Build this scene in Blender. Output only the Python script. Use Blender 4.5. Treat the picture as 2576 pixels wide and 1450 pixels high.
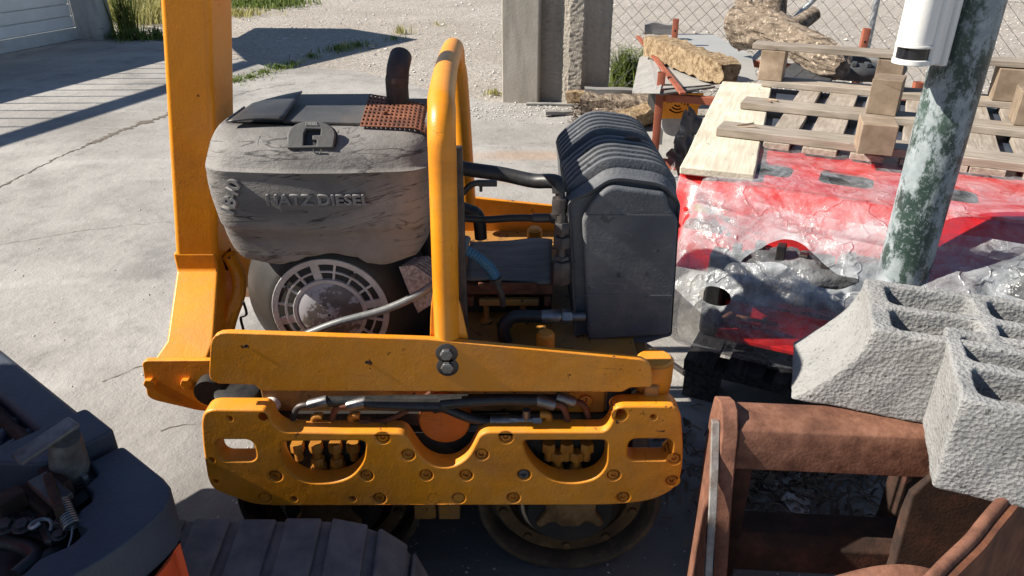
import bpy, bmesh, math, random
from mathutils import Vector, Matrix, noise
random.seed(7)
R = math.radians
for o in list(bpy.data.objects): bpy.data.objects.remove(o)
SC = bpy.context.scene
COL = SC.collection
# ------------------------------------------------------------------ camera, sky, sun, exposure
CH, TH, FP = 1.35, R(27), 1860.0
cam = bpy.data.cameras.new('camera'); camo = bpy.data.objects.new('camera', cam); COL.objects.link(camo)
camo.location = (0, 0, CH); camo.rotation_euler = (R(90) - TH, 0, 0)
cam.sensor_width = 36; cam.lens = 36 * FP / 2576; cam.clip_end = 400; cam.clip_start = .02
SC.camera = camo
EL = R(38)
w = bpy.data.worlds.new('World'); SC.world = w; w.use_nodes = True
wn = w.node_tree; wn.nodes.clear()
sky = wn.nodes.new('ShaderNodeTexSky'); sky.sky_type = 'NISHITA'; sky.sun_disc = False
sky.sun_elevation = EL; sky.sun_rotation = R(270 - 1); sky.air_density = 1; sky.dust_density = .3; sky.ozone_density = 3.5
bg = wn.nodes.new('ShaderNodeBackground'); bg.inputs[1].default_value = .056
wo = wn.nodes.new('ShaderNodeOutputWorld')
wn.links.new(sky.outputs[0], bg.inputs[0]); wn.links.new(bg.outputs[0], wo.inputs[0])
sl = bpy.data.lights.new('sun', 'SUN'); sl.energy = 5.0; sl.angle = R(.55); sl.color = (1, .93, .82)
so = bpy.data.objects.new('sun', sl); COL.objects.link(so)
so.rotation_euler = Vector((math.cos(EL), .015, -math.sin(EL))).to_track_quat('-Z', 'Y').to_euler()
SC.view_settings.view_transform = 'Standard'; SC.view_settings.look = 'None'
SC.view_settings.exposure = 0.85; SC.view_settings.gamma = 1
SC.render.engine = 'CYCLES'

# ------------------------------------------------------------------ helpers
def ray(u, v):
    x = (u - 1288) / FP; y = (v - 725) / FP
    c, s = math.cos(TH), math.sin(TH)
    return Vector((x, c - y * s, -s - y * c))
def PY(u, v, Y):
    d = ray(u, v); t = Y / d.y; return Vector((d.x * t, Y, CH + d.z * t))
def PZ(u, v, Z):
    d = ray(u, v); t = (Z - CH) / d.z; return Vector((d.x * t, d.y * t, Z))
def z3(x, y): return (335.4 + .4445 * x, 805 + .4445 * y)
def z4(x, y): return (1006.3 + .4445 * x, 805 + .4445 * y)
def ze(x, y): return (469.6 + .3701 * x, 268.3 + .3701 * y)
def zm(x, y): return (1073.3 + .4164 * x, 335.4 + .4164 * y)
def zd(x, y): return (1140.4 + .2083 * x, 570.2 + .2083 * y)

def rootof(p):
    while p is not None and p.parent is not None: p = p.parent
    return p
def link(o, parent):
    COL.objects.link(o)
    if parent is not None: o.parent = parent
def thing(name, loc, label, cat, group=None):
    o = bpy.data.objects.new(name, None); COL.objects.link(o); o.location = loc
    o.empty_display_size = .05
    return tag(o, label, cat, group)
def tag(o, label=None, cat=None, group=None, kind=None):
    if label: o['label'] = label
    if cat: o['category'] = cat
    if group: o['group'] = group
    if kind: o['kind'] = kind
    return o
def finish(name, me, mat, parent, smooth=True, bevel=0, angle=35, seg=2, world=True):
    r = rootof(parent)
    if r is not None and world: me.transform(Matrix.Translation(-r.location))
    o = bpy.data.objects.new(name, me); link(o, parent)
    if mat is not None:
        me.materials.clear(); me.materials.append(mat)
    if smooth:
        me.shade_smooth()
        if not bevel: me.set_sharp_from_angle(angle=R(angle))
    if bevel:
        m = o.modifiers.new('bevel', 'BEVEL'); m.width = bevel; m.segments = seg
        m.limit_method = 'ANGLE'; m.angle_limit = R(angle); m.harden_normals = smooth
    return o
class MB:
    def __init__(s): s.b = bmesh.new()
    def vf(s, vs, fs):
        V = [s.b.verts.new(v) for v in vs]
        for f in fs:
            try: s.b.faces.new([V[i] for i in f])
            except ValueError: pass
        return V
    def box(s, x0, x1, y0, y1, z0, z1, M=None):
        vs = [Vector((x, y, z)) for z in (z0, z1) for y in (y0, y1) for x in (x0, x1)]
        if M is not None: vs = [M @ v for v in vs]
        s.vf(vs, [(0, 2, 3, 1), (4, 5, 7, 6), (0, 1, 5, 4), (2, 6, 7, 3), (0, 4, 6, 2), (1, 3, 7, 5)]); return s
    def beam(s, a, b, wid, hei, up=Vector((0, 0, 1))):
        a, b = Vector(a), Vector(b); d = (b - a).normalized(); sd = d.cross(up).normalized(); u2 = sd.cross(d)
        vs = [p + sd * i * wid / 2 + u2 * j * hei / 2 for p in (a, b) for j in (-1, 1) for i in (-1, 1)]
        s.vf(vs, [(0, 1, 3, 2), (4, 6, 7, 5), (0, 4, 5, 1), (2, 3, 7, 6), (0, 2, 6, 4), (1, 5, 7, 3)]); return s
    def prism(s, pts, d):
        d = Vector(d); n = len(pts); pts = [Vector(p) for p in pts]
        s.vf(pts + [p + d for p in pts], [tuple(range(n)), tuple(range(2 * n - 1, n - 1, -1))] +
             [(i, i + n, (i + 1) % n + n, (i + 1) % n) for i in range(n)]); return s
    def rings(s, rings, closed=True, cap=True):
        n = len(rings[0]); vs = [p for r in rings for p in r]; fs = []
        for k in range(len(rings) - 1):
            for i in range(n if closed else n - 1):
                j = (i + 1) % n; fs.append((k * n + i, k * n + j, (k + 1) * n + j, (k + 1) * n + i))
        if cap and closed: fs += [tuple(range(n - 1, -1, -1)), tuple(range((len(rings) - 1) * n, len(rings) * n))]
        s.vf(vs, fs); return s
    def tube(s, pts, r, seg=12, sub=6, corr=None, cap=True, shape=None):
        pts = spline([Vector(p) for p in pts], sub) if sub > 1 else [Vector(p) for p in pts]
        n = len(pts); t = [(pts[min(i + 1, n - 1)] - pts[max(i - 1, 0)]).normalized() for i in range(n)]
        up = Vector((0, 0, 1)) if abs(t[0].z) < .9 else Vector((1, 0, 0))
        nx = t[0].cross(up).normalized(); rings = []
        for i in range(n):
            nx = (nx - t[i] * nx.dot(t[i])).normalized(); ny = t[i].cross(nx)
            rr = r if not callable(r) else r(i / (n - 1))
            if corr and i % 2: rr *= corr
            rings.append([pts[i] + (nx * math.cos(a) + ny * math.sin(a)) * rr for a in [2 * math.pi * k / seg for k in range(seg)]])
        s.rings(rings, cap=cap); return s
    def lathe(s, prof, c, axis, seg=32, hexa=False):
        c = Vector(c); ax = Vector(axis).normalized()
        e = ax.cross(Vector((0, 0, 1)) if abs(ax.z) < .9 else Vector((1, 0, 0))).normalized(); f = ax.cross(e)
        rings = [[c + ax * h + (e * math.cos(a) + f * math.sin(a)) * max(r, 1e-4) for a in [2 * math.pi * k / seg for k in range(seg)]] for r, h in prof]
        s.rings(rings); return s
    def hexnut(s, c, axis, r, h): return s.lathe([(r, 0), (r, h * .85), (r * .86, h)], c, axis, 6)
    def grid(s, fn, nu, nv):
        vs = [fn(i / nu, j / nv) for j in range(nv + 1) for i in range(nu + 1)]
        s.vf(vs, [(j * (nu + 1) + i, j * (nu + 1) + i + 1, (j + 1) * (nu + 1) + i + 1, (j + 1) * (nu + 1) + i) for j in range(nv) for i in range(nu)]); return s
    def done(s, name, mat, parent=None, **k):
        bmesh.ops.recalc_face_normals(s.b, faces=s.b.faces)
        me = bpy.data.meshes.new(name); s.b.to_mesh(me); s.b.free()
        return finish(name, me, mat, parent, **k)
def spline(p, n):
    out = []
    for i in range(len(p) - 1):
        a, b, c, d = p[max(i - 1, 0)], p[i], p[i + 1], p[min(i + 2, len(p) - 1)]
        for k in range(n):
            t = k / n
            out.append(.5 * ((2 * b) + (c - a) * t + (2 * a - 5 * b + 4 * c - d) * t * t + (3 * b - a - 3 * c + d) * t ** 3))
    out.append(p[-1]); return out
def rrect(x0, x1, z0, z1, r, n=5):
    o = []
    for cx, cz, a0 in ((x1 - r, z1 - r, 0), (x0 + r, z1 - r, 90), (x0 + r, z0 + r, 180), (x1 - r, z0 + r, 270)):
        for k in range(n + 1):
            a = R(a0 + 90 * k / n); o.append((cx + r * math.cos(a), cz + r * math.sin(a)))
    return o
def circ(x, z, r, n=16): return [(x + r * math.cos(2 * math.pi * k / n), z + r * math.sin(2 * math.pi * k / n)) for k in range(n)]
def rounded(pts, n=4):
    # pts: (x, z, r): round the corners of a polygon
    o = []; m = len(pts)
    for i in range(m):
        p = Vector(pts[i][:2]); r = pts[i][2] if len(pts[i]) > 2 else 0
        a = Vector(pts[i - 1][:2]); b = Vector(pts[(i + 1) % m][:2])
        if r <= 0: o.append(tuple(p)); continue
        da, db = (a - p), (b - p); r = min(r, da.length * .48, db.length * .48)
        A = p + da.normalized() * r; B = p + db.normalized() * r
        for k in range(n + 1):
            t = k / n; q = A * (1 - t) ** 2 + p * 2 * t * (1 - t) + B * t * t; o.append((q.x, q.y))
    return o
def plate(name, loops, y0, y1, mat, parent, bev=.002, seg=2, M=None, **k):
    # flat plate with holes in the XZ plane, from y0 (front) to y1
    cu = bpy.data.curves.new(name, 'CURVE'); cu.dimensions = '2D'; cu.fill_mode = 'BOTH'
    for lp in loops:
        sp = cu.splines.new('POLY'); sp.points.add(len(lp) - 1)
        for i, (x, z) in enumerate(lp): sp.points[i].co = (x, z, 0, 1)
        sp.use_cyclic_u = True
    cu.extrude = (y1 - y0) / 2 - bev; cu.bevel_depth = bev; cu.bevel_resolution = seg; cu.offset = -bev
    o = bpy.data.objects.new(name, cu); me = bpy.data.meshes.new_from_object(o)
    bpy.data.objects.remove(o); bpy.data.curves.remove(cu)
    me.transform(Matrix.Translation((0, (y0 + y1) / 2, 0)) @ Matrix.Rotation(R(90), 4, 'X'))
    if M is not None:
        me.transform(M)
        if M.determinant() < 0: me.flip_normals()
    return finish(name, me, mat, parent, **k)
def text(name, s, size, depth, M, mat, parent, bold=.0):
    cu = bpy.data.curves.new(name, 'FONT'); cu.body = s; cu.size = size; cu.extrude = depth; cu.offset = bold; cu.resolution_u = 3
    cu.align_x = 'CENTER'; cu.align_y = 'CENTER'; cu.bevel_depth = .0006
    o = bpy.data.objects.new(name, cu); me = bpy.data.meshes.new_from_object(o)
    bpy.data.objects.remove(o); bpy.data.curves.remove(cu)
    me.transform(M); return finish(name, me, mat, parent, smooth=False)
def copy_tree(o, parent=None):
    c = o.copy(); COL.objects.link(c); c.parent = parent
    for ch in list(o.children): copy_tree(ch, c)
    return c
def hexbolt(name, c, axis, r, mat, parent, washer=None, wmat=None):
    c = Vector(c); ax = Vector(axis).normalized(); b = MB()
    b.hexnut(c, ax, r, r * .75); o = b.done(name, mat, parent, bevel=r * .08)
    if washer:
        MB().lathe([(washer, 0), (washer, r * .12), (washer * .93, r * .2), (r * .6, r * .2)], c - ax * r * .1, ax, 24).done('washer', wmat or mat, o)
    return o

# ------------------------------------------------------------------ materials
class NT:
    def __init__(s, name):
        s.m = bpy.data.materials.new(name); s.m.use_nodes = True; s.t = s.m.node_tree; s.t.nodes.clear()
        s.out = s.n('ShaderNodeOutputMaterial'); s.p = s.n('ShaderNodeBsdfPrincipled'); s.l(s.p.outputs[0], s.out.inputs[0])
        tc = s.n('ShaderNodeTexCoord'); oi = s.n('ShaderNodeObjectInfo')
        ml = s.n('ShaderNodeMath'); ml.operation = 'MULTIPLY'; ml.inputs[1].default_value = 13.7; s.l(oi.outputs['Random'], ml.inputs[0])
        va = s.n('ShaderNodeVectorMath'); va.operation = 'ADD'; s.l(tc.outputs['Object'], va.inputs[0]); s.l(ml.outputs[0], va.inputs[1])
        s.obj = va.outputs[0]; s.raw = tc.outputs['Object']; s.rnd = oi.outputs['Random']
    def n(s, t): return s.t.nodes.new(t)
    def l(s, a, b): s.t.links.new(a, b)
    def noise(s, scale, detail=4, rough=.55, vec=None, stretch=None, dist=0):
        x = s.n('ShaderNodeTexNoise'); x.inputs['Scale'].default_value = scale; x.inputs['Detail'].default_value = detail
        x.inputs['Roughness'].default_value = rough; x.inputs['Distortion'].default_value = dist
        v = vec or s.obj
        if stretch:
            mp = s.n('ShaderNodeMapping'); mp.inputs['Scale'].default_value = stretch; s.l(v, mp.inputs[0]); v = mp.outputs[0]
        s.l(v, x.inputs['Vector']); return x.outputs[0]
    def voro(s, scale, feat='F1', vec=None, out=0, rnd=1):
        x = s.n('ShaderNodeTexVoronoi'); x.feature = feat; x.inputs['Scale'].default_value = scale; x.inputs['Randomness'].default_value = rnd
        s.l(vec or s.obj, x.inputs['Vector']); return x.outputs[out]
    def ramp(s, fac, *st):
        r = s.n('ShaderNodeValToRGB'); e = r.color_ramp.elements
        while len(e) < len(st): e.new(.5)
        for i, (p, c) in enumerate(st):
            e[i].position = p; e[i].color = (c, c, c, 1) if not isinstance(c, tuple) else (*c, 1)
        s.l(fac, r.inputs[0]); return r.outputs[0]
    def mix(s, fac, a, b, mode='MIX'):
        m = s.n('ShaderNodeMix'); m.data_type = 'RGBA'; m.blend_type = mode
        for sock, v in ((m.inputs[0], fac), (m.inputs[6], a), (m.inputs[7], b)):
            if isinstance(v, tuple): sock.default_value = (*v, 1)
            elif isinstance(v, (int, float)): sock.default_value = v
            else: s.l(v, sock)
        return m.outputs[2]
    def math(s, op, a, b=0.0, clamp=False):
        m = s.n('ShaderNodeMath'); m.operation = op; m.use_clamp = clamp
        for sock, v in ((m.inputs[0], a), (m.inputs[1], b)):
            if isinstance(v, (int, float)): sock.default_value = v
            else: s.l(v, sock)
        return m.outputs[0]
    def bump(s, h, dist=.002, strength=1.0, prev=None):
        b = s.n('ShaderNodeBump'); b.inputs['Distance'].default_value = dist; b.inputs['Strength'].default_value = strength
        s.l(h, b.inputs['Height'])
        if prev is not None: s.l(prev, b.inputs['Normal'])
        return b.outputs[0]
    def lines(s, scale, stretch, width, detail=2, rot=None):
        # thin contour lines of a stretched noise: long wandering scratches
        v = s.obj
        if rot:
            mp = s.n('ShaderNodeMapping'); mp.inputs['Rotation'].default_value = rot; s.l(v, mp.inputs[0]); v = mp.outputs[0]
        n = s.noise(scale, detail, .5, vec=v, stretch=stretch)
        d = s.math('ABSOLUTE', s.math('SUBTRACT', n, .5))
        return s.ramp(d, (0, 1.0), (width, 0.0))
    def fin(s, col=None, rough=None, metal=None, nrm=None, spec=None):
        for key, v in (('Base Color', col), ('Roughness', rough), ('Metallic', metal), ('Specular IOR Level', spec)):
            if v is None: continue
            i = s.p.inputs[key]
            if isinstance(v, tuple): i.default_value = (*v, 1)
            elif isinstance(v, (int, float)): i.default_value = v
            else: s.l(v, i)
        if nrm is not None: s.l(nrm, s.p.inputs['Normal'])
        return s.m
def simple(name, c, c2=None, rough=.5, metal=0, scale=20, bscale=120, bd=.0004, spec=.5):
    t = NT(name); n = t.noise(scale); col = t.mix(t.ramp(n, (.3, 0.), (.7, 1.)), c, c2 or c)
    return t.fin(col, rough, metal, t.bump(t.noise(bscale, 3), bd), spec)
M = {}
def paint(name, c, dark, rust, chip=.69, rough=.32, dustc=(.45, .33, .20), dust=.14, spec=.5, edge=0.0):
    t = NT(name)
    base = t.mix(t.ramp(t.noise(6, 5), (.35, 0.), (.7, 1.)), c, dark)
    grime = t.ramp(t.noise(3.1, 6, .68, dist=.5), (.50, 0.), (.74, .62)); base = t.mix(grime, base, (c[0] * .42, c[1] * .36, c[2] * .4 + .008))
    fade = t.ramp(t.noise(4.3, 4, .6), (.52, 0.), (.78, .30)); base = t.mix(fade, base, tuple(min(1, x * .8 + .12) for x in c))
    ch = t.ramp(t.math('ADD', t.math('MULTIPLY', t.noise(38, 6, .65), .75), t.math('MULTIPLY', t.noise(5, 2), .25)), (chip - .012, 0.), (chip, 1.))
    if edge:
        bv = t.n('ShaderNodeBevel'); bv.samples = 4; bv.inputs['Radius'].default_value = .006; ge = t.n('ShaderNodeNewGeometry')
        dt = t.n('ShaderNodeVectorMath'); dt.operation = 'DOT_PRODUCT'; t.l(bv.outputs[0], dt.inputs[0]); t.l(ge.outputs['Normal'], dt.inputs[1])
        ew = t.math('SUBTRACT', 1.0, dt.outputs['Value']); ew = t.math('MULTIPLY', t.ramp(ew, (.03, 0.), (.16, 1.)), t.ramp(t.noise(46, 5, .7), (.60 - edge, 0.), (.66 - edge, 1.)))
        ch = t.math('MAXIMUM', ch, ew)
    sc = t.lines(9, (1, 1, 6), .0034); mask = t.ramp(t.noise(7, 2), (.52, 0.), (.58, 1.)); sc = t.math('MULTIPLY', sc, mask)
    du = t.math('MULTIPLY', t.ramp(t.noise(11, 6, .7), (.42, 0.), (.75, 1.)), dust)
    col = t.mix(du, base, dustc); col = t.mix(t.math('MULTIPLY', sc, .6), col, rust); col = t.mix(ch, col, rust)
    rg = t.mix(ch, t.mix(t.math('MAXIMUM', du, grime), (rough,) * 3, (.75,) * 3), (.85, .85, .85))
    b = t.bump(t.noise(260, 2), .0003); b = t.bump(t.noise(24, 4), .0008, 1., b); b = t.bump(ch, .0004, -1.0, b)
    return t.fin(col, rg, 0, b, spec)
M['yellow'] = paint('yellow_paint', (.83, .305, .010), (.75, .26, .008), (.085, .03, .016), chip=.648, rough=.45, dust=.22, edge=.15)
M['yellow2'] = paint('yellow_paint_glossy', (.85, .315, .008), (.79, .27, .006), (.12, .035, .015), chip=.69, rough=.36, dust=.06, edge=.10)
M['yellowdirty'] = paint('yellow_paint_dirty', (.50, .22, .03), (.25, .12, .03), (.05, .025, .015), chip=.60, rough=.6, dustc=(.14, .11, .08), dust=.6)
M['orange'] = paint('orange_paint', (.70, .17, .012), (.6, .14, .01), (.1, .03, .015))
M['red'] = paint('red_paint', (.62, .02, .018), (.5, .012, .014), (.1, .01, .01), chip=.78, rough=.25, dust=.05)
M['orangered'] = simple('orange_red_panel', (.75, .10, .02), (.65, .08, .02), .45)
def hoodm():
    t = NT('hood_plastic')
    n = t.noise(9, 6, .65); base = t.mix(t.ramp(n, (.3, 0.), (.72, 1.)), (.14, .138, .135), (.275, .268, .258))
    dustz = t.ramp(t.noise(2.6, 3), (.4, 0.), (.68, 1.)); base = t.mix(t.math('MULTIPLY', dustz, .5), base, (.30, .275, .245))
    s1 = t.lines(5, (1, 1, 8), .018, 3); s2 = t.lines(8, (.7, 1, 9), .015, 3, (0, R(14), 0)); s3 = t.lines(6, (1, 1, 5), .009, 2, (0, R(-28), 0)); s4 = t.lines(11, (.8, 1, 10), .012, 3, (0, R(-6), 0))
    mk = t.ramp(t.noise(6, 2), (.47, 0.), (.52, 1.)); mk2 = t.ramp(t.noise(9, 2), (.49, 0.), (.54, 1.))
    sc = t.math('MAXIMUM', t.math('MULTIPLY', s1, mk), t.math('MULTIPLY', s2, mk2)); sc = t.math('MAXIMUM', sc, t.math('MULTIPLY', s3, t.math('MULTIPLY', mk, mk2))); sc = t.math('MAXIMUM', sc, t.math('MULTIPLY', s4, t.math('MULTIPLY', mk, mk2)))
    soot = t.ramp(t.noise(4, 6, .7, dist=.7), (.52, 0.), (.72, .6)); base = t.mix(soot, base, (.075, .07, .066))
    col = t.mix(t.math('MULTIPLY', sc, .92), base, (.018, .018, .02))
    fine = t.noise(34, 5, .7, stretch=(1, 1, 2.5))
    b = t.bump(fine, .0028); b = t.bump(sc, .0035, -1.0, b); b = t.bump(t.noise(220, 2), .0004, 1, b)
    return t.fin(col, t.ramp(n, (.3, .62), (.7, .8)), 0, b, .4)
M['hood'] = hoodm()
def tankm():
    t = NT('tank_plastic')
    base = t.mix(t.ramp(t.noise(7, 5), (.35, 0.), (.7, 1.)), (.072, .079, .091), (.12, .126, .138))
    sp = t.ramp(t.noise(46, 2), (.70, 0.), (.725, 1.)); col = t.mix(t.math('MULTIPLY', sp, .7), base, (.02, .02, .022))
    pale = t.lines(4, (1, 1, 9), .0014, 2); col = t.mix(t.math('MULTIPLY', pale, .35), col, (.3, .3, .3))
    b = t.bump(t.noise(170, 3), .0014)
    dz = t.ramp(t.noise(5, 5, .7), (.5, 0.), (.72, .5)); col = t.mix(dz, col, (.22, .205, .185))
    return t.fin(col, .68, 0, b, .4)
M['tank'] = tankm()
M['black'] = simple('black_plastic', (.016, .016, .017), (.03, .03, .03), .5)
M['rubber'] = simple('hose_rubber', (.014, .015, .017), (.035, .034, .032), .45, scale=60)
M['hoseblue'] = simple('blue_hose', (.05, .16, .26), (.09, .22, .32), .5, scale=40)
M['hosegrey'] = simple('grey_cable', (.10, .11, .115), (.17, .17, .165), .42, scale=50)
M['steel'] = simple('zinc_steel', (.30, .30, .30), (.16, .155, .15), .42, .8, scale=45)
M['steeldark'] = simple('dark_steel', (.05, .05, .055), (.11, .09, .08), .5, .5, scale=45)
M['brass'] = simple('yellow_fitting', (.55, .24, .03), (.35, .14, .02), .5, .2, scale=40)
M['dark'] = simple('oily_iron', (.012, .012, .012), (.03, .026, .022), .6, scale=14)
M['sheet'] = simple('black_sheet', (.022, .024, .027), (.055, .055, .055), .5, scale=9)
def rustm(name, a, b_, c_, sc=18, rough=.8):
    t = NT(name); n = t.noise(sc, 7, .68); n2 = t.noise(sc * .3, 3)
    col = t.ramp(n, (.3, a), (.52, b_), (.72, c_)); col = t.mix(t.ramp(n2, (.52, 0.), (.7, .55)), col, a)
    return t.fin(col, rough, .1, t.bump(t.noise(150, 4), .0008), .3)
M['rust'] = rustm('rust', (.06, .028, .02), (.17, .065, .035), (.27, .11, .06))
M['rustlight'] = rustm('rust_light', (.11, .05, .034), (.22, .10, .064), (.31, .15, .10), 26)
M['rustdark'] = rustm('rust_dark', (.02, .014, .012), (.05, .028, .02), (.11, .045, .03))
M['primer'] = rustm('red_primer', (.24, .07, .04), (.34, .105, .06), (.38, .13, .08), 9, .65)
def woodm(name, a, b_, gd=(1, 1, 1), grain=70, crack=.5, rot=0):
    t = NT(name)
    if rot:
        mp = t.n('ShaderNodeMapping'); mp.inputs['Rotation'].default_value = (0, 0, R(-rot)); t.l(t.obj, mp.inputs[0]); t.obj = mp.outputs[0]
    g = t.noise(grain, 5, .6, stretch=gd); big = t.noise(5, 3)
    col = t.mix(t.ramp(g, (.35, 0.), (.68, 1.)), a, b_); col = t.mix(t.ramp(big, (.4, 0.), (.7, .45)), col, tuple(x * .55 for x in a))
    hv = t.n('ShaderNodeHueSaturation'); t.l(col, hv.inputs['Color']); t.l(t.math('ADD', t.math('MULTIPLY', t.rnd, .5), .78), hv.inputs['Value'])
    n = t.noise(grain * .16, 3, .5, stretch=gd); ck = t.ramp(t.math('ABSOLUTE', t.math('SUBTRACT', n, .5)), (0, 1.), (.007, 0.))
    ck = t.math('MULTIPLY', ck, t.ramp(t.noise(9, 2), (.5, 0.), (.56, crack)))
    col = t.mix(ck, hv.outputs[0], (.03, .022, .016))
    b = t.bump(g, .0016); b = t.bump(ck, .002, -1., b)
    return t.fin(col, .85, 0, b, .25)
M['woodx'] = woodm('pallet_wood_along', (.25, .205, .16), (.43, .375, .315), (.10, 1, 1), rot=-26.5)
M['woody'] = woodm('pallet_wood_across', (.25, .205, .16), (.43, .375, .315), (1, .10, 1), rot=-26.5)
M['woodend'] = woodm('pallet_block_wood', (.24, .175, .12), (.40, .31, .225), (.35, 1, .35), 50, rot=-26.5)
M['woodpale'] = woodm('pale_board_wood', (.50, .44, .34), (.66, .60, .49), (1, .07, 1), 90, rot=-19.5)
M['woodblack'] = woodm('blackened_wood', (.022, .022, .024), (.085, .086, .09), (1, .12, 1), rot=-26.5)
M['woodgrey'] = woodm('grey_ply', (.22, .21, .20), (.33, .32, .30), (.2, 1, 1), 40)
def blockm():
    t = NT('block_concrete'); n = t.noise(7, 4); n2 = t.noise(2.5, 4, .6)
    v = t.voro(150, rnd=1); p = t.noise(150, 5, .7); por = t.ramp(t.noise(95, 3, .6), (.30, 1.), (.38, 0.))
    col = t.mix(t.ramp(n, (.3, 0.), (.7, 1.)), (.245, .245, .242), (.345, .345, .34)); col = t.mix(t.ramp(n2, (.5, 0.), (.7, .4)), col, (.28, .255, .22)); col = t.mix(t.ramp(p, (.32, .7), (.44, 0.)), col, (.17, .16, .15)); col = t.mix(t.math('MULTIPLY', por, .8), col, (.06, .055, .05))
    b = t.bump(p, .003); b = t.bump(v, .002, 1., b); b = t.bump(por, .005, -1., b)
    return t.fin(col, .95, 0, b, .15)
M['block'] = blockm()
def oldconc(name, a, b_, rel=.003, sc=3):
    t = NT(name); n = t.noise(sc, 6, .65); col = t.mix(t.ramp(n, (.3, 0.), (.7, 1.)), a, b_)
    st = t.noise(4, 4, .6, stretch=(3, 3, .5)); col = t.mix(t.ramp(st, (.5, 0.), (.72, .5)), col, tuple(x * .55 for x in a))
    pit = t.noise(60, 5, .7); b = t.bump(pit, rel); return t.fin(col, .92, 0, b, .2)
M['pillar'] = oldconc('pillar_concrete', (.36, .32, .265), (.46, .42, .36), .002)
M['mortar'] = oldconc('rough_mortar', (.30, .27, .225), (.40, .36, .305), .015)
M['gatepost'] = oldconc('gatepost_concrete', (.34, .33, .31), (.52, .51, .49), .002)
def yardm():
    t = NT('yard_concrete')
    n = t.noise(.9, 6, .62); n2 = t.noise(4.5, 6, .7); n3 = t.noise(34, 5, .7); n4 = t.noise(2.2, 4, .6, stretch=(.5, 1.6, 1), dist=.6)
    col = t.ramp(n, (.3, (.235, .222, .205)), (.5, (.33, .315, .295)), (.72, (.40, .385, .36)))
    col = t.mix(t.ramp(n2, (.5, 0.), (.72, .55)), col, (.20, .19, .178))
    col = t.mix(t.ramp(n4, (.56, 0.), (.70, .5)), col, (.46, .44, .415))
    col = t.mix(t.ramp(n3, (.62, 0.), (.75, .45)), col, (.17, .165, .155))
    n5 = t.noise(1.6, 7, .75, dist=.4); col = t.mix(t.ramp(n5, (.52, 0.), (.66, .5)), col, (.19, .18, .168)); n6 = t.noise(9, 6, .75); col = t.mix(t.ramp(n6, (.6, 0.), (.7, .4)), col, (.15, .145, .138))
    tyre = t.math('MULTIPLY', t.lines(.35, (1, .35, 1), .02, 2), t.ramp(n2, (.4, .1), (.6, .5))); col = t.mix(tyre, col, (.16, .155, .15))
    spk = t.voro(120); col = t.mix(t.ramp(spk, (.07, .8), (.13, 0.)), col, (.62, .60, .57))
    pos = t.n('ShaderNodeSeparateXYZ'); t.l(t.raw, pos.inputs[0])
    # rust-coloured stain and the oily patch where the roller is parked
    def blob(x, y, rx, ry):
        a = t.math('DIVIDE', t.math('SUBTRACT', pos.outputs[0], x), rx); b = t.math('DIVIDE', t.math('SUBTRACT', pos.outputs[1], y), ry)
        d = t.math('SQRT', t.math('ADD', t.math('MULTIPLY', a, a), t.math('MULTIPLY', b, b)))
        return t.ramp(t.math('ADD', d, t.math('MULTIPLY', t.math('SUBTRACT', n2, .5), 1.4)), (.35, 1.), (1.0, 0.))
    col = t.mix(t.math('MULTIPLY', blob(.06, 3.98, .22, .10), .75), col, (.34, .19, .10))
    col = t.mix(t.math('MULTIPLY', blob(.10, 4.45, .55, .14), .5), col, (.38, .25, .16))
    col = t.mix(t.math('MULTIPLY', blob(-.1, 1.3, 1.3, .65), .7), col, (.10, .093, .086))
    b = t.bump(n3, .003); b = t.bump(t.noise(150, 3), .001, 1, b); b = t.bump(n2, .012, 1, b)
    return t.fin(col, .9, 0, b, .2)
M['yard'] = yardm()
def gravm():
    t = NT('gravel_ground'); n = t.noise(1.2, 5); n2 = t.noise(26, 6, .72)
    col = t.ramp(n, (.3, (.40, .355, .305)), (.7, (.52, .475, .42))); col = t.mix(t.ramp(n2, (.42, .6), (.55, 0.)), col, (.24, .21, .18))
    v = t.voro(48); col = t.mix(t.ramp(v, (.12, .6), (.3, 0.)), col, (.62, .59, .55))
    b = t.bump(n2, .03); b = t.bump(v, .012, -1, b); return t.fin(col, .95, 0, b, .15)
M['gravel'] = gravm()
M['stone'] = simple('pebble', (.46, .43, .39), (.60, .575, .54), .9)
M['crack'] = simple('crack_dirt', (.09, .075, .06), (.16, .13, .10), .95)
M['white'] = simple('white_plastic', (.78, .77, .74), (.72, .71, .67), .35, scale=4)
M['gatewhite'] = simple('white_gate_paint', (.70, .71, .70), (.60, .61, .60), .45, scale=4)
M['gatefr'] = simple('grey_gate_frame', (.50, .51, .51), (.40, .40, .39), .5, scale=8)
M['lens'] = simple('smoked_lens', (.015, .016, .02), None, .12)
M['galv'] = simple('galvanised', (.42, .43, .44), (.32, .33, .34), .5, .4, scale=30)
M['wire'] = simple('fence_wire', (.10, .11, .11), (.16, .16, .16), .5, .5, scale=50)
def peelm():
    t = NT('peeling_green_paint')
    a = t.noise(15, 9, .78, stretch=(1, 1, .55)); g = t.ramp(t.noise(6, 3), (.35, (.016, .032, .030)), (.65, (.05, .085, .066)))
    grey = t.ramp(t.noise(40, 4), (.35, (.22, .26, .275)), (.7, (.36, .40, .41)))
    f = t.ramp(a, (.475, 0.), (.54, 1.)); sp = t.ramp(t.noise(90, 5, .75), (.55, 0.), (.62, .8))
    f2 = t.math('MULTIPLY', t.math('MAXIMUM', f, t.math('MULTIPLY', sp, .8)), 1.)
    col = t.mix(f2, g, grey)
    b = t.bump(f2, .0008, -1.); return t.fin(col, t.mix(f2, (.4,) * 3, (.65,) * 3), 0, b, .4)
M['peel'] = peelm()
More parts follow.
